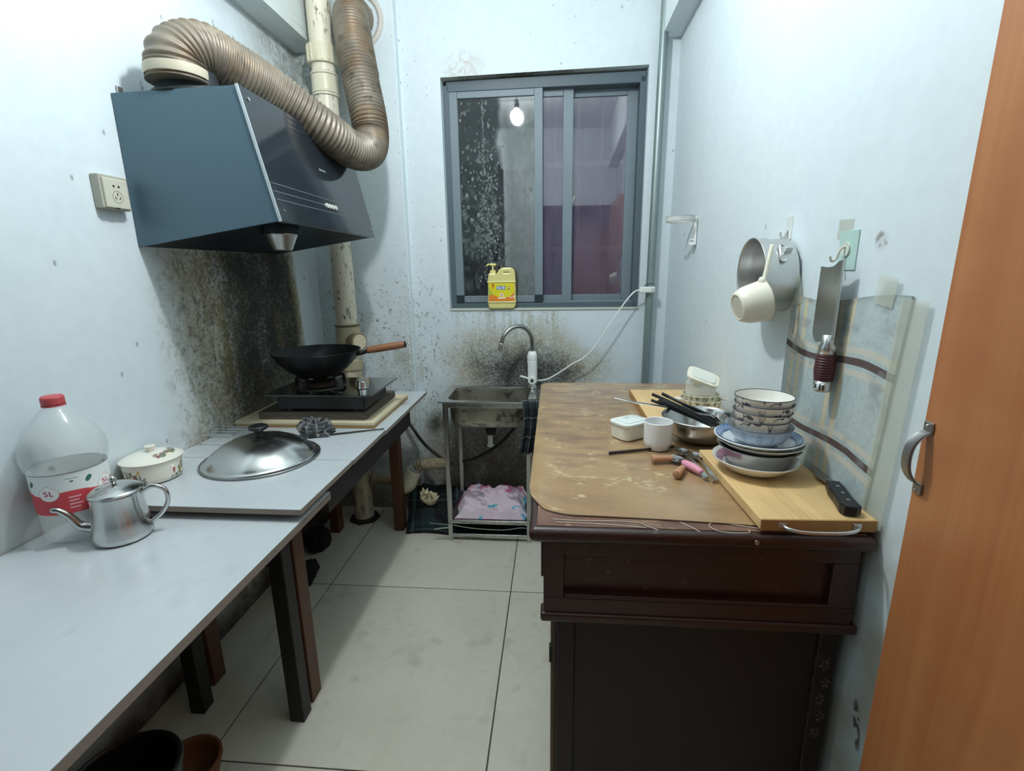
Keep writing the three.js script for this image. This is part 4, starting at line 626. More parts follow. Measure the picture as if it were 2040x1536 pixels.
{
  const x0 = -0.045, x1 = XR - 0.004, zf = -0.812, zb = -2.0, g = thing('cabinet', 'old dark red-brown wooden cabinet against the right wall', 'cabinet', [(x0 + x1) / 2, 0, (zf + zb) / 2]);
  const cx = (x0 + x1) / 2, cz = (zf + zb) / 2, W = x1 - x0, D = zf - zb, B = (n, a, b, c, d, e, f, m = cabWood, p = g, r = 0.003) => part(n, box(b - a, d - c, f - e, r), m, p, [(a + b) / 2 - cx, (c + d) / 2, (e + f) / 2 - cz]);
  const tp = part('top_board', box(W, 0.030, D, 0.013, 4), cabWood, g, [0, CT - 0.015, 0]);
  part('top_veneer', box(W - 0.03, 0.0016, D - 0.03, 0.0006, 1), M(0xffffff, 0.5, { map: topTex }), g, [0, CT + 0.0004, 0]);
  const UX0 = -0.018, UX1 = 0.553, UZ = -0.832;
  B('drawer_box', UX0 + 0.012, UX1 - 0.004, 0.690, CT - 0.03, zb + 0.01, UZ - 0.014, cabWood);
  B('top_rail', UX0, UX1, CT - 0.062, CT - 0.03, UZ - 0.02, UZ); B('bottom_rail', UX0, UX1, 0.690, 0.725, UZ - 0.02, UZ); B('stile', UX0, UX0 + 0.04, 0.725, CT - 0.062, UZ - 0.02, UZ); B('stile', UX1 - 0.045, UX1, 0.725, CT - 0.062, UZ - 0.02, UZ);
  B('panel_bead', UX0 + 0.04, UX1 - 0.045, 0.725, 0.733, UZ - 0.016, UZ + 0.002);
  B('moulding', UX0 - 0.006, UX1 + 0.012, 0.672, 0.692, UZ - 0.03, UZ + 0.006, cabWood, g, 0.006);
  B('carcass', 0.008, 0.548, 0.001, 0.672, zb + 0.02, -0.855, cabDark);
  const postTex = canvasTex(64, 1024, (c, w, h) => { c.fillStyle = '#1c1210'; c.fillRect(0, 0, w, h); c.fillStyle = 'rgba(126,118,96,.55)'; const s0 = seed; seed = 412; for (let i = 0; i < 5; i++) { const y = 130 + i * 62, x = 30 + (i % 2) * 10; for (let k = 0; k < 6; k++) { const a = k + rnd(); c.beginPath(); c.ellipse(x + 11 * Math.cos(a), y + 14 * Math.sin(a), 7, 4, a, 0, 7); c.fill(); } } for (let i = 0; i < 40; i++) c.fillRect(rr(4, 58), rr(90, 440), rr(2, 6), rr(2, 8)); seed = s0; });
  for (const [a, b] of [[0.008, 0.045], [0.512, 0.548]]) B('corner_post', a, b, 0.001, 0.672, -0.858, -0.848, a > 0.4 ? M(0xffffff, 0.55, { map: postTex }) : cabDark);
  // left side: two drawer fronts above, hinged door below
  for (let i = 0; i < 2; i++) { const d = B('drawer_front', UX0 - 0.006, UX0 + 0.012, 0.735, CT - 0.045, -0.86 - 0.52 - i * 0.56, -0.88 - i * 0.56); part('drawer_knob', new THREE.SphereGeometry(0.012, 16, 12), steel(0.4, 0.3), d, [-0.016, 0, 0]); }
  for (let i = 0; i < 2; i++) { const d = B('door', -0.004, 0.008, 0.06, 0.655, -0.875 - 0.52 - i * 0.54, -0.875 - i * 0.54, M(0x6d5a48, 0.6)); for (const y of [-0.2, 0.2]) part('hinge', box(0.006, 0.04, 0.012, 0.001), blackIron, d, [-0.006, y, 0.258]); }
  part('nail_head', new THREE.CylinderGeometry(0.004, 0.004, 0.003, 12), steel(0.4, 0.5), g, [0.36 - cx, CT - 0.012, zf - cz + 0.0005], [Math.PI / 2, 0, 0]);
}
// brown translucent plastic sheet over the top
{
  const st = tex(1024, 2048, (u, v) => {
    const x = u * 0.62, z = v * 1.14; const n = fbm(x * 9, z * 9, 4), sx = fbm(x * 12, z * 38, 4), b = fbm(x * 19 + 7, z * 24 + 3, 3), f = fbm(x * 90, z * 240, 3);
    let c = mix3([154, 122, 86], [180, 150, 110], n); c = mix3(c, [122, 98, 82], clamp((sx - 0.44) * 2.2) * ss(0.05, 0.6, v)); c = mix3(c, [134, 106, 82], clamp((sx - 0.52) * 1.5));
    const chip = clamp((b - 0.60) * 7) * clamp((f - 0.50) * 6); return mix3(c, [216, 198, 156], chip * 0.8);
  }, { wrap: false });
  const bump = tex(512, 1024, (u, v) => { const n = fbm(u * 7, v * 16, 4), w = fbm(u * 20, v * 60, 3); const k = 255 * clamp(n * 0.7 + w * 0.3); return [k, k, k]; }, { srgb: false, wrap: false });
  const sheet = slab(40, 60, (u, v) => { let x = lerp(-0.052, 0.565, u), z = lerp(-0.868 + 0.026 * u, -1.985, v); const cl = Math.max(0, 0.10 - v) / 0.10; if (u < 0.06) x += 0.03 * (1 - u / 0.06) * cl * cl; z -= 0.03 * ss(0.15, 0, u) * (1 - v) * 0.8; z += (1 - v) * 0.012 * ss(0.3, 1, u); const sag = x < -0.035 ? -0.006 * (-0.035 - x) / 0.017 : 0; return [x, CT + 0.0042 + 0.0016 * (fbm(u * 6, v * 9, 3)) + sag, z]; }, 0.0018);
  const g = thing('plastic_sheet', 'brown translucent plastic sheet covering the cabinet top', 'sheet');
  part('sheet', sheet, MP(0xffffff, 0.3, { map: st, bumpMap: bump, bumpScale: 0.003, clearcoat: 0.5, clearcoatRoughness: 0.2 }), g);
  const scraps = [[[0.0, -0.845], [0.15, -0.842], [0.19, -0.818], [0.005, -0.822]], [[0.20, -0.85], [0.33, -0.845], [0.345, -0.816], [0.24, -0.818]], [[0.02, -0.87], [0.1, -0.862], [0.13, -0.85], [0.03, -0.85]], [[0.30, -0.86], [0.36, -0.85], [0.40, -0.822], [0.33, -0.83]]];
  const crack = M(0xd8d2c2, 0.4);
  for (const l of [[[0.0, -0.848], [0.05, -0.845], [0.15, -0.846], [0.172, -0.832], [0.19, -0.818]], [[0.005, -0.838], [0.09, -0.834], [0.17, -0.826]], [[0.235, -0.85], [0.252, -0.832], [0.262, -0.816]], [[0.30, -0.858], [0.285, -0.84], [0.30, -0.82], [0.345, -0.818], [0.352, -0.83]], [[0.31, -0.852], [0.345, -0.842], [0.40, -0.828]]]) part('film_crease', tube(l.map(([x, z]) => [x, CT + 0.0028, z]), 0.0007, 24, 5), crack, g);
  scraps.forEach((p, i) => part('film_scrap', moved(extr(p.map(q => [q[0], -q[1]]), 0.0012), 0, CT + 0.0022 + i * 0.0004, 0, Math.PI / 2, 0, 0), clearFilm, g, null, null, 'cracked clear film'));
}
const CY = CT + 0.0065;   // top of the sheet
// cutting boards
const bambooTex = tex(256, 512, (u, v) => { const i = Math.floor(u * 9), t = h2(i, 3) - 0.5, g = fbm(u * 70, v * 5, 3) - 0.5, n = fbm(u * 4, v * 6, 3) - 0.5; const k = t * 14 + g * 22 + n * 22; return [214 + k, 180 + k * 0.95, 126 + k * 0.8]; });
const bamboo = MP(0xffffff, 0.5, { map: bambooTex }), bambooEdge = M(0xa97f4c, 0.65);
{
  const g = thing('cutting_board', 'bamboo cutting board with metal handle at the near cabinet corner', 'cutting board', [0.462, CY, -0.998], 0.03);
  part('board_body', box(0.200, 0.022, 0.345, 0.003), bamboo, g, [0, 0.011, 0]);
  part('end_cap', box(0.200, 0.0215, 0.004, 0.001), bambooEdge, g, [0, 0.011, 0.1735]);
  part('handle', tube([[-0.062, 0.012, 0.176], [-0.058, 0.011, 0.188], [-0.03, 0.008, 0.194], [0.03, 0.008, 0.194], [0.058, 0.011, 0.188], [0.062, 0.012, 0.176]], 0.0034, 40, 10), steel(0.25, 0.65), g);
  for (const s of [-1, 1]) part('handle_plate', box(0.014, 0.010, 0.003, 0.001), steel(0.3, 0.6), g, [s * 0.064, 0.012, 0.1765]);
  const g2 = thing('cutting_board', 'pale wooden cutting board at the back under the food containers', 'cutting board', [0.408, CY, -1.60], 0.0);
  part('board_body', box(0.255, 0.020, 0.38, 0.003), bamboo, g2, [0, 0.010, 0]); part('side_strip', box(0.003, 0.0195, 0.38, 0.001), bambooEdge, g2, [-0.1275, 0.010, 0]);
}
// steel mixing bowl with chopsticks and utensils
const BX = 0.395, BZ = -1.300;
const bowlProf = (r, h, t, foot = 0.4) => [[0.0001, 0.001], [r * foot, 0], [r * 0.68, h * 0.2], [r * 0.88, h * 0.55], [r * 0.965, h * 0.92], [r, h], [r, h + t], [r * 0.955, h * 0.97], [r * 0.865, h * 0.58], [r * 0.66, h * 0.24], [r * foot, t * 1.6], [0.0001, t * 1.6]];
{
  const g = thing('mixing_bowl', 'stainless steel bowl full of black chopsticks on the cabinet', 'bowl', [BX, CY, BZ]);
  part('bowl', lathe(bowlProf(0.100, 0.066, 0.0016, 0.5), 64), steel(0.2, 0.55), g); part('rolled_rim', moved(tor(0.1, 0.0022, 8, 64), 0, 0.0667, 0, Math.PI / 2), steel(0.25, 0.6), g);
}
{
  const sm = M(0x1a1b1d, 0.5), stick = (len, r0, r1) => capTube(curve([[0, 0, 0], [len / 2, 0, 0], [len, 0, 0]]), 6, u => lerp(r0, r1, u), 8);
  const geo = [stick(0.235, 0.0042, 0.0026), stick(0.225, 0.0042, 0.0030), stick(0.24, 0.0046, 0.0026)];
  // each from its upper free end over the bowl's left rim down into the bowl
  for (let i = 0; i < 11; i++) {
    const a = V(BX - 0.085 - 0.045 * h2(i * 7 + 1, 4), CY + 0.083 + 0.008 * (i % 3) + 0.022 * h2(i * 5, 9), BZ - 0.085 + i * 0.009), b = V(BX + 0.085, CY + 0.016 + 0.0085 * (i % 3), BZ - 0.015 + i * 0.0045);
    const d = b.clone().sub(a), m = one('chopstick', 'black chopstick among the bundle leaning out of the steel bowl', 'chopstick', geo[i % 3], sm, a.toArray(), [0, 0, 0], 'chopsticks in the steel bowl');
    m.quaternion.setFromUnitVectors(V(1, 0, 0), d.normalize());
  }
  const ut = (name, label, cat, pts, r, mat) => one(name, label, cat, tube(pts, r, 30, 8), mat);
  const sp = thing('ladle', 'long steel ladle whose handle points left out of the steel bowl', 'ladle', [0, 0, 0]);
  part('handle', slab(30, 2, (u, v) => { const c = [[BX - 0.225, CY + 0.100, BZ - 0.075], [BX - 0.17, CY + 0.088, BZ - 0.055], [BX - 0.05, CY + 0.084, BZ - 0.02], [BX + 0.03, CY + 0.07, BZ + 0.0]]; const k = u * 3, i = Math.min(2, Math.floor(k)), f = k - i; const p = [0, 1, 2].map(q => lerp(c[i][q], c[i + 1][q], f)); return [p[0], p[1] + 0.003 * Math.sin(u * 6), p[2] - (v - 0.5) * (0.008 + 0.006 * Math.sin(u * 3.14))]; }, 0.0022), steel(0.25, 0.6), sp);
  part('ladle_cup', lathe(bowlProf(0.032, 0.02, 0.0012, 0.3), 32), steel(0.25, 0.55), sp, [BX + 0.05, CY + 0.045, BZ + 0.012], [0.3, 0, -0.5]);
  const s2 = thing('spatula', 'black spatula with wide blade resting in the steel bowl', 'spatula');
  part('spatula_blade', slab(8, 2, (u, v) => [lerp(BX - 0.075, BX + 0.05, u), lerp(CY + 0.108, CY + 0.058, u), BZ - 0.045 + u * 0.02 - (v - 0.5) * lerp(0.024, 0.015, u)], 0.003), sm, s2);
  part('handle', tube([[BX + 0.048, CY + 0.058, BZ - 0.025], [BX + 0.085, CY + 0.036, BZ - 0.015]], 0.004, 8, 8), sm, s2);
}
// oval food container with lid, mug
{
  const g = thing('lunch_box', 'small white plastic box with snap lid behind the white mug', 'box', [0.213, CY, -1.325], 0.62);
  const b = extr(roundRect(0.088, 0.066, 0.016), 0.034, 0.003); part('tub', b, creamPlastic, g, [0, 0.003, 0], [-Math.PI / 2, 0, 0]);
  const lid = part('lid', extr(roundRect(0.096, 0.074, 0.018), 0.004, 0.002), M(0xe6ebe6, 0.4), g, [0, 0.041, 0], [-Math.PI / 2, 0, 0]); part('lid_panel', extr(roundRect(0.076, 0.054, 0.012), 0.0015, 0.0006), M(0xdfe8e2, 0.35), lid, [0, 0, 0.006]); part('finger_tab', extr(roundRect(0.016, 0.009, 0.004), 0.0012, 0.0005), M(0xcdd8d2, 0.4), lid, [0.0, 0.018, 0.0085]);
}
{
  const g = thing('mug', 'plain white cup standing in front of the lidded white box', 'cup', [0.270, CY, -1.232]);
  part('cup', lathe([[0.0001, 0.001], [0.028, 0.0], [0.030, 0.002], [0.030, 0.007], [0.0335, 0.011], [0.036, 0.02], [0.0365, 0.072], [0.0357, 0.074], [0.0345, 0.072], [0.0335, 0.018], [0.028, 0.008], [0.0001, 0.007]], 56), MP(0xeceeee, 0.25, { clearcoat: 0.3 }), g);
}
// printed containers, stacked
const printTex = canvasTex(1024, 128, (c, w, h) => { c.fillStyle = '#ebe6cf'; c.fillRect(0, 0, w, h); c.strokeStyle = '#7d7f6c'; c.lineWidth = 3; const s0 = seed; seed = 55; for (let i = 0; i < 22; i++) { const x = i * 47 + 10, y = 64; c.beginPath(); if (i % 3 === 0) { c.ellipse(x, y, 13, 20, 0, 0, 7); c.moveTo(x, y - 20); c.lineTo(x + 5, y - 32); } else if (i % 3 === 1) { c.ellipse(x, y + 6, 17, 13, 0, 0, 7); c.moveTo(x - 12, y - 4); c.quadraticCurveTo(x, y - 24, x + 12, y - 4); } else { c.moveTo(x - 8, y + 24); c.lineTo(x + 8, y + 24); c.lineTo(x + 4, y - 4); c.lineTo(x + 2, y - 26); c.lineTo(x - 3, y - 26); c.lineTo(x - 5, y - 4); c.closePath(); } c.stroke(); c.fillStyle = 'rgba(150,146,110,.4)'; c.fill(); } seed = s0; });
printTex.repeat.set(0.8, 1); const printed = MP(0xffffff, 0.35, { map: printTex, clearcoat: 0.2 });
const tubProf = (r, h) => [[0.0001, 0.001], [r * 0.82, 0], [r * 0.86, 0.003], [r * 0.97, h], [r, h], [r, h + 0.002], [r * 0.94, h + 0.002], [r * 0.84, 0.005], [0.0001, 0.004]];
{
  const y0 = CY + 0.020, cx = 0.457, cz = -1.515;
  const a = thing('food_container', 'cream container with sketched vegetable print, lowest in its stack', 'container', [cx, y0, cz]);
  part('tub', lathe(tubProf(0.064, 0.040), 56), printed, a); for (const s of [-1, 1]) part('handle_tab', extr(roundRect(0.022, 0.026, 0.008), 0.0025, 0.001), creamPlastic, a, [s * 0.068, 0.038, 0], [-Math.PI / 2, 0, 0]);
  const b = thing('food_container', 'smaller cream printed container nested in the lowest one', 'container', [cx - 0.002, y0 + 0.0125, cz - 0.002]);
  part('tub', lathe(tubProf(0.055, 0.042), 56), printed, b);
  const c = thing('food_container', 'clear plastic box with tilted white lid on top of the printed containers', 'container', [cx - 0.002, y0 + 0.056, cz - 0.002], -0.35);
  const clear = MP(0xf4f2e6, 0.2, { transparent: true, opacity: 0.45, side: THREE.DoubleSide, clearcoat: 0.6 });
  part('tub', extr(roundRect(0.084, 0.066, 0.016), 0.034, 0.002), clear, c, [0, 0.002, 0], [-Math.PI / 2, 0, 0]);
  const lid = part('lid', extr(roundRect(0.094, 0.072, 0.02), 0.005, 0.002), creamPlastic, c, [0.003, 0.050, 0.003], [-Math.PI / 2 + 0.30, 0.36, 0]); part('lid_panel', extr(roundRect(0.074, 0.052, 0.014), 0.0012, 0.0006), M(0xdfe2d8, 0.4), lid, [0, 0, 0.0072]); part('clip', box(0.02, 0.003, 0.014, 0.001), creamPlastic, lid, [-0.012, -0.037, -0.004]);
}
// stack of dishes on the near board
const SX = 0.447, SZ = -1.052, SB = CY + 0.022;
{
  const deepPlate = (r, h, rimR = r) => [[0.0001, 0.003], [r * 0.5, 0.0], [r * 0.54, 0.003], [r * 0.74, h * 0.35], [r * 0.93, h * 0.85], [r, h], [r, h + 0.002], [r * 0.985, h + 0.0025], [r * 0.91, h * 0.9], [r * 0.72, h * 0.48], [r * 0.5, 0.007], [0.0001, 0.007]];
  const g1 = thing('soup_plate', 'white soup plate with pink inside, bottom of the dish stack', 'plate', [SX - 0.008, SB, SZ + 0.008]);
  part('plate', lathe(deepPlate(0.087, 0.030), 64), whiteGlaze, g1); part('inner_print', new THREE.LatheGeometry([[0.0645, 0.0166], [0.072, 0.0224], [0.0785, 0.0278]].map(p => new THREE.Vector2(...p)), 32, 3.5, 1.8), MP(0xb98a9e, 0.2, { clearcoat: 0.5, side: THREE.DoubleSide }), g1);
  const g2 = thing('steel_dish', 'stainless steel dish in the stack above the bottom plate', 'dish', [SX, SB + 0.012, SZ]);
  part('dish', lathe([[0.0001, 0.001], [0.052, 0.0], [0.060, 0.005], [0.075, 0.040], [0.079, 0.043], [0.084, 0.044], [0.084, 0.0455], [0.077, 0.045], [0.073, 0.042], [0.058, 0.007], [0.0001, 0.003]], 64), steel(0.25, 0.55), g2);
  const wave = canvasTex(1024, 256, (c, w, h) => { c.fillStyle = '#e4e8e8'; c.fillRect(0, 0, w, h); });
  const blueRim = canvasTex(1024, 64, (c, w, h) => { c.fillStyle = '#5d83b4'; c.fillRect(0, 0, w, h); c.strokeStyle = '#e6edf2'; c.lineWidth = 3; for (let i = 0; i < 40; i++) { const x = i * 26; c.beginPath(); c.arc(x, 32, 10, 0, 5); c.stroke(); c.beginPath(); c.moveTo(x + 13, 10); c.lineTo(x + 20, 54); c.stroke(); } c.fillStyle = '#2f5590'; for (let i = 0; i < 40; i++) { c.beginPath(); c.arc(i * 26 + 13, 40, 4, 0, 7); c.fill(); } });
  const plate = (y, r, label, tint, dx, dz, rimTex) => {
    const g = thing('dinner_plate', label, 'plate', [SX + dx, SB + y, SZ + dz]);
    part('plate', lathe([[0.0001, 0.002], [r * 0.55, 0], [r * 0.58, 0.002], [r * 0.80, 0.010], [r * 0.97, 0.021], [r, 0.0225], [r, 0.0245], [r * 0.96, 0.0245], [r * 0.78, 0.0135], [r * 0.55, 0.006], [0.0001, 0.006]], 64), tint, g);
    part('rim_print', lathe([[r * 0.805, 0.0162], [r * 0.96, 0.0262]], 64), rimTex, g);
  };
  plate(0.0440, 0.0885, 'plain grey-rimmed plate in the stack under the blue-rimmed plate', MP(0xd2d6d2, 0.15, { clearcoat: 0.5 }), 0.004, -0.004, MP(0xc4c9c2, 0.2, { side: THREE.DoubleSide }));
  plate(0.0535, 0.0895, 'blue-rimmed patterned plate under the bowls in the dish stack', MP(0xdde3e8, 0.12, { clearcoat: 0.6 }), -0.002, -0.002, MP(0xffffff, 0.15, { map: blueRim, clearcoat: 0.5, side: THREE.DoubleSide }));
  const bowlP = (r, h) => [[0.0001, 0.004], [r * 0.46, 0.004], [r * 0.48, 0], [r * 0.52, 0], [r * 0.53, 0.006], [r * 0.76, h * 0.25], [r * 0.92, h * 0.58], [r, h], [r * 0.998, h + 0.001], [r * 0.955, h], [r * 0.88, h * 0.6], [r * 0.72, h * 0.3], [r * 0.45, 0.012], [0.0001, 0.011]];
  const blueBowlTex = canvasTex(512, 128, (c, w, h) => { c.fillStyle = '#ccd3d6'; c.fillRect(0, 0, w, h); c.fillStyle = '#b4bfc8'; for (let i = 0; i < 24; i++) { c.beginPath(); c.arc(i * 22, 70 + (i % 2) * 14, 9, 0, 7); c.fill(); } });
  const g5 = thing('rice_bowl', 'pale blue bowl at the foot of the bowl stack', 'bowl', [SX - 0.001, SB + 0.0600, SZ - 0.002]);
  part('bowl', lathe(bowlP(0.0655, 0.042), 64), MP(0xffffff, 0.15, { map: blueBowlTex, clearcoat: 0.5 }), g5); part('rim_line', moved(tor(0.0650, 0.0012, 8, 64), 0, 0.0425, 0, Math.PI / 2), M(0x5d6f80, 0.3), g5);
  const fish = canvasTex(1024, 512, (c, w, h) => {
    c.fillStyle = '#ebe8e0'; c.fillRect(0, 0, w, h); const s0 = seed; seed = 911;
    for (let i = 0; i < 14; i++) { const x = i * 73 + rr(0, 20), y = h - rr(235, 290); c.fillStyle = c.strokeStyle = ['#4c5360', '#6b6f78', '#3e4754'][i % 3]; c.lineWidth = 4; if (i % 3 === 0) { c.beginPath(); c.ellipse(x, y, 24, 9, 0.2, 0, 7); c.fill(); c.beginPath(); c.moveTo(x - 22, y); c.lineTo(x - 40, y - 12); c.lineTo(x - 40, y + 10); c.fill(); } else if (i % 3 === 1) { for (let k = 0; k < 4; k++) { c.beginPath(); c.moveTo(x, y + 22); c.lineTo(x - 18 + k * 13, y - 24); c.stroke(); } } else { c.beginPath(); c.moveTo(x - 26, y + 12); c.quadraticCurveTo(x, y - 10, x + 28, y + 4); c.stroke(); c.beginPath(); c.arc(x + 28, y, 7, 0, 7); c.fill(); } }
    seed = s0;
  });
  const bowlM = MP(0xffffff, 0.14, { map: fish, clearcoat: 0.6, clearcoatRoughness: 0.05 }), lineD = M(0x3a4048, 0.3);
  const labs = ['white rice bowl with ink fish print, lowest of the four white bowls', 'white rice bowl with ink fish print, second from below of four', 'white rice bowl with ink fish print, third from below of four', 'open white rice bowl with dark rim on top of the dish stack'];
  [[0.0725, 0.3, -0.002, 0], [0.0900, 1.4, 0, 0.001], [0.1065, 2.7, 0.002, 0.001], [0.1205, 4.0, 0.002, -0.001]].forEach(([y, t, dx, dz], i) => { const g = thing('rice_bowl', labs[i], 'bowl', [SX + dx, SB + y, SZ + dz], t, 'white rice bowls in the dish stack'); part('bowl', lathe(bowlP(0.0588, 0.046), 64), bowlM, g); part('rim_line', moved(tor(0.0580, 0.0011, 8, 64), 0, 0.0465, 0, Math.PI / 2), lineD, g); });
}
// kitchen knife by the wall
{
  const g = thing('kitchen_knife', 'kitchen knife with black riveted handle on the near cutting board', 'knife', [0.549, SB + 0.010, -0.935], 1.35 + Math.PI);
  g.rotation.z = 0.0;
  part('blade', extr([[-0.155, 0.012], [-0.05, 0.016], [-0.01, 0.012], [0.012, 0.006], [0.012, -0.006], [-0.012, -0.010], [-0.03, -0.018], [-0.12, -0.010], [-0.155, 0.008]], 0.0016, 0.0003), steel(0.3, 0.5), g, [-0.02, 0.0, 0], [-Math.PI / 2, 0, 0]);
  const h = part('handle', extr([[-0.012, 0.009], [0.02, 0.011], [0.06, 0.010], [0.092, 0.013], [0.098, 0.006], [0.098, -0.010], [0.088, -0.014], [0.05, -0.012], [0.02, -0.013], [-0.012, -0.009]], 0.013, 0.003), M(0x16171a, 0.4), g, [0.0, -0.005, 0], [-Math.PI / 2, 0, 0]);
  for (const x of [0.015, 0.045, 0.075]) part('rivet', new THREE.CylinderGeometry(0.0032, 0.0032, 0.002, 14), steel(0.25, 0.65), h, [x, 0.0, 0.0163], [Math.PI / 2, 0, 0]);
}
// loose cutlery
{
  const spoon = (name, label, cat, head, tail, mat, r) => {
    const d = V(...tail).sub(V(...head)), L = d.length(), g = thing(name, label, cat, head, Math.atan2(-d.z, d.x));
    const b = part('spoon_bowl', lathe([[0.0001, -0.006], [r * 0.5, -0.0048], [r * 0.85, -0.001], [r, 0.002], [r * 0.9, 0.0015], [r * 0.5, -0.0035], [0.0001, -0.0048]], 32), mat, g, [0, 0.007, 0]); b.scale.set(1.3, 1, 1);
    part('spoon_handle', slab(20, 2, (u, v) => [lerp(r * 1.2, L, u), 0.009 + 0.004 * Math.sin(u * 3.1) - 0.004 * u, -(v - 0.5) * lerp(0.006, 0.013, u * u)], 0.0018), mat, g);
    return g;
  };
  const ssn = steel(0.22, 0.5);
  spoon('spoon', 'steel spoon lying left of the crossed pair by the bowl', 'spoon', [0.346, CY + 0.002, -1.158], [0.350, CY, -1.018], ssn, 0.0175);
  spoon('spoon', 'steel spoon crossing over the other spoon near the cutting board', 'spoon', [0.320, CY + 0.004, -1.178], [0.334, CY, -1.028], ssn, 0.0185);
  const g = thing('serving_spoon', 'small steel spoon with thick pink plastic handle', 'spoon', [0.300, CY, -1.122], -1.15);
  const b = part('spoon_bowl', lathe([[0.0001, -0.006], [0.010, -0.0048], [0.015, -0.001], [0.017, 0.002], [0.009, -0.0035], [0.0001, -0.0048]], 32), ssn, g, [-0.012, 0.009, 0]); b.scale.set(1.3, 1, 1);
  part('pink_handle', capTube(curve([[0.012, 0.010, 0], [0.045, 0.011, 0], [0.078, 0.010, 0]]), 20, u => 0.0068 + 0.0028 * Math.sin(clamp(u * 1.1) * 3.0) - (u > 0.95 ? 0.003 : 0) - (u < 0.04 ? 0.002 : 0), 14), M(0xe39aae, 0.45), g, null, null, 'pink plastic handle');
  const cork = M(0xb98a68, 0.75);
  const brush = (label, p, turn) => { const k = thing('wooden_handle_whisk', label, 'utensil', p, turn); part('wood_handle', capTube(curve([[-0.032, 0.0125, 0], [0, 0.013, 0], [0.028, 0.012, 0]]), 20, u => 0.0120 - 0.0035 * u - (u < 0.05 ? 0.002 : 0), 18), cork, k); k.scale.setScalar(0.82); part('ferrule', tube([[0.026, 0.012, 0], [0.036, 0.0115, 0]], 0.007, 6, 14), steel(0.3, 0.5), k); part('shank', tube([[0.036, 0.0115, 0], [0.075, 0.008, 0]], 0.0028, 6, 8), ssn, k); };
  brush('stubby wooden-handled utensil lying beside the white cup', [0.262, CY, -1.130], 0.15);
  brush('stubby wooden-handled utensil pointing to the viewer near the pink handle', [0.285, CY, -1.058], 1.05);
  one('chopstick', 'single dark brown chopstick lying on the sheet left of the cup', 'chopstick', capTube(curve([[0, 0, 0], [0.09, 0, 0], [0.18, 0, 0]]), 8, u => 0.0042 - 0.0012 * u, 10), M(0x2a1d18, 0.5), [0.140, CY + 0.0042, -1.178], [0, 0.30, 0]);
}

// ---------------------------------------------------------------- right wall
// cloth stuck on the wall
{
  const ct = tex(768, 640, (u, v) => {
    const wv = 0.012 * Math.sin(u * 7) + 0.010 * (fbm(u * 4, 2, 2) - 0.5); let c = [176, 190, 190]; const n = fbm(u * 60, v * 60, 3) - 0.5, b = fbm(u * 5, v * 5, 4) - 0.5; c = [c[0] + n * 22 + b * 22, c[1] + n * 22 + b * 20, c[2] + n * 22 + b * 18];
    const band = (t, c0, w) => ss(w, w * 0.8, Math.abs(t - c0));
    for (const s of [0.10, 0.53]) { c = mix3(c, [214, 200, 168], 0.85 * Math.max(band(u + wv * 0.5, s, 0.022), band(u + wv * 0.5, s + 0.085, 0.022))); }
    const vv = v + 0.03 * ss(0.2, 0.9, u) + wv * 1.2;
    for (const s of [0.70, 0.26]) { c = mix3(c, [206, 200, 186], 0.85 * Math.max(band(vv, s + 0.055, 0.018), band(vv, s - 0.055, 0.018))); c = mix3(c, [82, 66, 64], 0.92 * band(vv, s, 0.020)); }
    return mix3(c, [150, 160, 158], clamp((fbm(u * 9, v * 14, 4) - 0.58) * 3));
  }, { wrap: false });
  // u runs from far to near along the wall
  one('wall_cloth', 'grey-blue checked cloth taped to the wall above the cabinet', 'cloth', slab(40, 30, (u, v) => { const zt = lerp(-1.235, -0.838, u), zb = lerp(-1.245, -0.872, u); return [XR - 0.0035 - 0.0035 * fbm(u * 8, v * 5, 3), lerp(0.893, 1.283 - 0.012 * Math.sin(u * 5), v), lerp(zb, zt, v)]; }, 0.0025, [-1, 0, 0]), M(0xffffff, 0.9, { map: ct }));
  const tapeM = MP(0xd9dccb, 0.35, { transparent: true, opacity: 0.30, clearcoat: 0.4 });
  const tape = (label, z0, z1, y0, y1, rot, x = 0.0014) => one('tape_strip', label, 'tape', box(0.0006, y1 - y0, z1 - z0, 0), tapeM, [XR - x, (y0 + y1) / 2, (z0 + z1) / 2], [rot, 0, 0]);
  tape('broad yellowed tape strip along the near edge of the wall cloth', -0.868, -0.806, 0.895, 1.290, 0.05, 0.0075);
  tape('yellowed tape piece over the green wall hook pad', -1.085, -1.035, 1.395, 1.432, 0.05);
  tape('tape tongue above the near corner of the wall cloth', -0.925, -0.875, 1.275, 1.325, 0.12, 0.0078);
  tape('tape tongue at the far corner of the wall cloth below the strainer', -1.235, -1.195, 1.255, 1.320, -0.3, 0.0078);
}
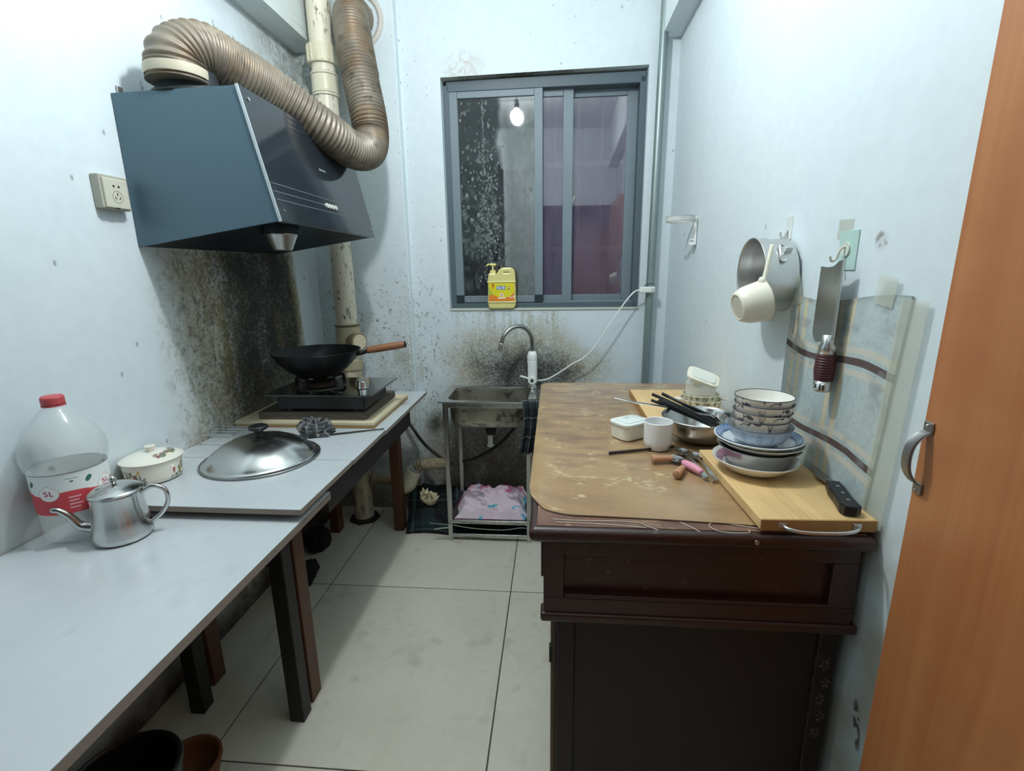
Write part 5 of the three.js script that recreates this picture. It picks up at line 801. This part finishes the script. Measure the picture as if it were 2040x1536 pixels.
// cleaver on its hook pad
{
  const h = thing('hook_pad', 'pale green adhesive hook pad holding the cleaver', 'hook', [XR - 0.0012, 1.362, -1.045]);
  part('pad', box(0.002, 0.075, 0.062, 0.0009), M(0xb5d2cb, 0.4), h, [0, 0.01, 0.004]); part('hook', tube([[-0.001, 0.018, 0], [-0.012, 0.012, 0], [-0.018, -0.006, 0], [-0.026, -0.010, 0], [-0.030, 0.0, 0]], 0.0022, 24, 8), M(0xc9c7b6, 0.4), h); part('hook_base', moved(new THREE.CylinderGeometry(0.014, 0.014, 0.004, 24), -0.002, 0.012, 0, 0, 0, Math.PI / 2), M(0xcfd6cc, 0.35), h);
  const g = thing('cleaver', 'steel cleaver with ridged dark red handle hanging on the wall', 'cleaver', [XR - 0.028, 1.348, -1.028], 0);
  const blade = extr([[-0.046, -0.006], [-0.02, -0.008], [0.0, -0.006], [0.018, 0.004], [0.030, 0.006], [0.030, -0.14], [0.010, -0.150], [-0.030, -0.158], [-0.042, -0.150], [-0.048, -0.138]], 0.0022, 0.0004);
  const b = part('blade', blade, steel(0.32, 0.42), g, [0, 0, 0], [0, -Math.PI / 2, 0]);
  part('spine', box(0.005, 0.15, 0.005, 0.001), steel(0.35, 0.55), g, [-0.001, -0.068, 0.028]);
  part('ferrule', lathe([[0.0001, -0.178], [0.0165, -0.178], [0.0165, -0.160], [0.0125, -0.156], [0.0125, -0.138], [0.0001, -0.138]], 28), steel(0.3, 0.6), g, [-0.001, 0, 0.014]);
  const ridges = []; for (let i = 0; i <= 44; i++) { const u = i / 44; ridges.push([0.0165 + 0.0025 * Math.sin(u * 3.1) + 0.0009 * Math.sin(u * 60), -0.178 - u * 0.052]); }
  part('grip', lathe([[0.0001, -0.178], ...ridges, [0.0001, -0.23]].map(p => p).reverse(), 28), M(0x4a1a22, 0.45), g, [-0.001, 0, 0.014], null, 'ridged dark red grip');
  part('pommel', lathe([[0.0001, -0.2525], [0.014, -0.252], [0.0165, -0.248], [0.017, -0.230], [0.0001, -0.230]], 28), chrome, g, [-0.001, 0, 0.014]);
}
// steamer / strainer on its clear hook
{
  const k = thing('wall_hook', 'clear adhesive hook above the aluminium strainer', 'hook', [XR - 0.001, 1.432, -1.305]);
  part('pad', box(0.002, 0.055, 0.034, 0.0009), MP(0xe3e8e4, 0.2, { clearcoat: 0.5 }), k, [0, 0.002, 0]); part('hook', tube([[-0.001, 0.0, 0], [-0.008, -0.018, 0], [-0.014, -0.022, 0], [-0.018, -0.014, 0], [-0.018, -0.006, 0]], 0.003, 20, 8), M(0xc3c9c6, 0.3, { metalness: 0.4 }), k);
  const g = thing('strainer_pot', 'round aluminium steamer insert hanging on the wall', 'steamer', [XR - 0.004, 1.322, -1.300]);
  g.rotation.set(0, 0, 0.05);
  // axis along -x
  const al = steel(0.34, 0.62), R = 0.088, D = 0.075;
  part('wall_ring', moved(lathe([[R - 0.004, 0], [R, 0.003], [R, D * 0.62], [R + 0.004, D * 0.68], [R + 0.004, D], [R + 0.007, D + 0.002], [R + 0.0045, D + 0.004], [R + 0.002, D], [R + 0.002, D * 0.68], [R - 0.003, D * 0.62], [R - 0.003, 0.004]], 72), 0, 0, 0, 0, 0, Math.PI / 2), al, g);
  // perforated base
  const holes = []; for (const [n, r] of [[6, 0.026], [12, 0.046], [18, 0.066]]) for (let i = 0; i < n; i++) { const a = i / n * 2 * Math.PI + r * 9; holes.push(circle(0.0052, 10, r * Math.cos(a), r * Math.sin(a))); } holes.push(circle(0.0052, 10));
  part('perforated_base', extr(circle(R - 0.002, 64).reverse(), 0.0014, 0, holes), steel(0.4, 0.5), g, [-0.003, 0, 0], [0, -Math.PI / 2, 0]);
  const hd = part('folding_handle', tube([[-0.030, 0.070, 0.0605], [-0.038, 0.073, 0.062], [-0.042, 0.052, 0.0785], [-0.042, 0.038, 0.083], [-0.036, 0.034, 0.088], [-0.030, 0.040, 0.084]], 0.0028, 30, 8), al, g); part('handle_lug', box(0.016, 0.020, 0.004, 0.001), al, hd, [-0.024, 0.058, 0.074], [0.75, 0, 0]);
}
// plastic dipper hanging inside the strainer
{
  const g = thing('dipper', 'cream plastic dipper hanging in front of the aluminium steamer', 'dipper', [0.447, 1.256, -1.178]);
  const q = new THREE.Quaternion().setFromUnitVectors(V(0, 1, 0), V(0.93, 0.22, -0.08).normalize());   // cup opening turned towards the wall
  const cup = part('cup', lathe([[0.0001, 0.002], [0.026, 0.002], [0.028, -0.001], [0.031, -0.001], [0.036, 0.004], [0.043, 0.02], [0.047, 0.05], [0.048, 0.062], [0.050, 0.063], [0.0465, 0.064], [0.0435, 0.05], [0.040, 0.022], [0.030, 0.006], [0.0001, 0.005]], 56), creamPlastic, g, [-0.022, -0.004, -0.012]);
  cup.quaternion.copy(q);
  part('base_disc', new THREE.CylinderGeometry(0.0245, 0.0245, 0.002, 40), M(0xcfcbb8, 0.45), cup, [0, 0.0012, 0]);
  part('pouring_lip', lump(0.012, 0.008, 0.010, 0.02, 1, 1, 3, false), creamPlastic, cup, [-0.044, 0.060, 0.012]);
  part('handle', tube([[0.030, 0.050, -0.012], [0.036, 0.075, -0.016], [0.042, 0.105, -0.022], [0.050, 0.135, -0.030]], 0.0052, 24, 10), creamPlastic, g);
  part('handle_root', tube([[0.026, 0.036, -0.010], [0.032, 0.056, -0.013]], 0.010, 6, 10), creamPlastic, g);
}
// cup-holder ring at the back
{
  const g = thing('cup_holder', 'white wall bracket with an open cup ring near the back corner', 'holder', [XR - 0.001, 1.53, -2.12]);
  part('bracket', box(0.010, 0.105, 0.026, 0.003), whitePlastic, g, [-0.006, -0.045, 0]); part('foot_lip', box(0.024, 0.012, 0.026, 0.003), whitePlastic, g, [-0.016, -0.094, 0]); part('foot_lip', box(0.018, 0.006, 0.024, 0.002), whitePlastic, g, [-0.014, -0.078, 0]);
  const n = 48; part('ring', slab(n, 2, (u, v) => { const a = Math.PI * 0.0 + u * Math.PI * 1.78 + 0.15, R = 0.056; return [-0.066 + R * Math.cos(a), 0.014 - v * 0.020, R * Math.sin(a)]; }, 0.0022, [0, 1, 0]), whitePlastic, g);
  part('ring_arm', box(0.02, 0.018, 0.012, 0.002), whitePlastic, g, [-0.012, 0.003, 0]);
}

// ---------------------------------------------------------------- floor corner, bottom left
{
  const g = thing('waste_bin', 'black plastic bin under the near table at the lower left', 'bin', [-0.895, 0, -0.735]);
  part('bin_shell', lathe([[0.0001, 0.004], [0.075, 0.0], [0.08, 0.006], [0.100, 0.305], [0.106, 0.318], [0.104, 0.328], [0.097, 0.330], [0.093, 0.318], [0.076, 0.012], [0.0001, 0.010]], 56), M(0x141615, 0.4), g);
  part('crumpled_waste', lump(0.05, 0.03, 0.05, 0.3, 2, 5, 4), M(0xcac6ac, 0.8), g, [0.01, 0.235, 0.02]);
}
one('clay_pot', 'brown clay pot on the floor behind the black bin', 'pot', lathe([[0.0001, 0.003], [0.052, 0.0], [0.058, 0.004], [0.072, 0.06], [0.076, 0.085], [0.080, 0.088], [0.080, 0.098], [0.072, 0.098], [0.066, 0.08], [0.052, 0.012], [0.0001, 0.010]], 48), M(0x6e4426, 0.75), [-0.955, 0, -0.945]);

scene.traverse(o => { if (o.isMesh) { o.castShadow = true; o.receiveShadow = true; } });
renderer.render(scene, camera);
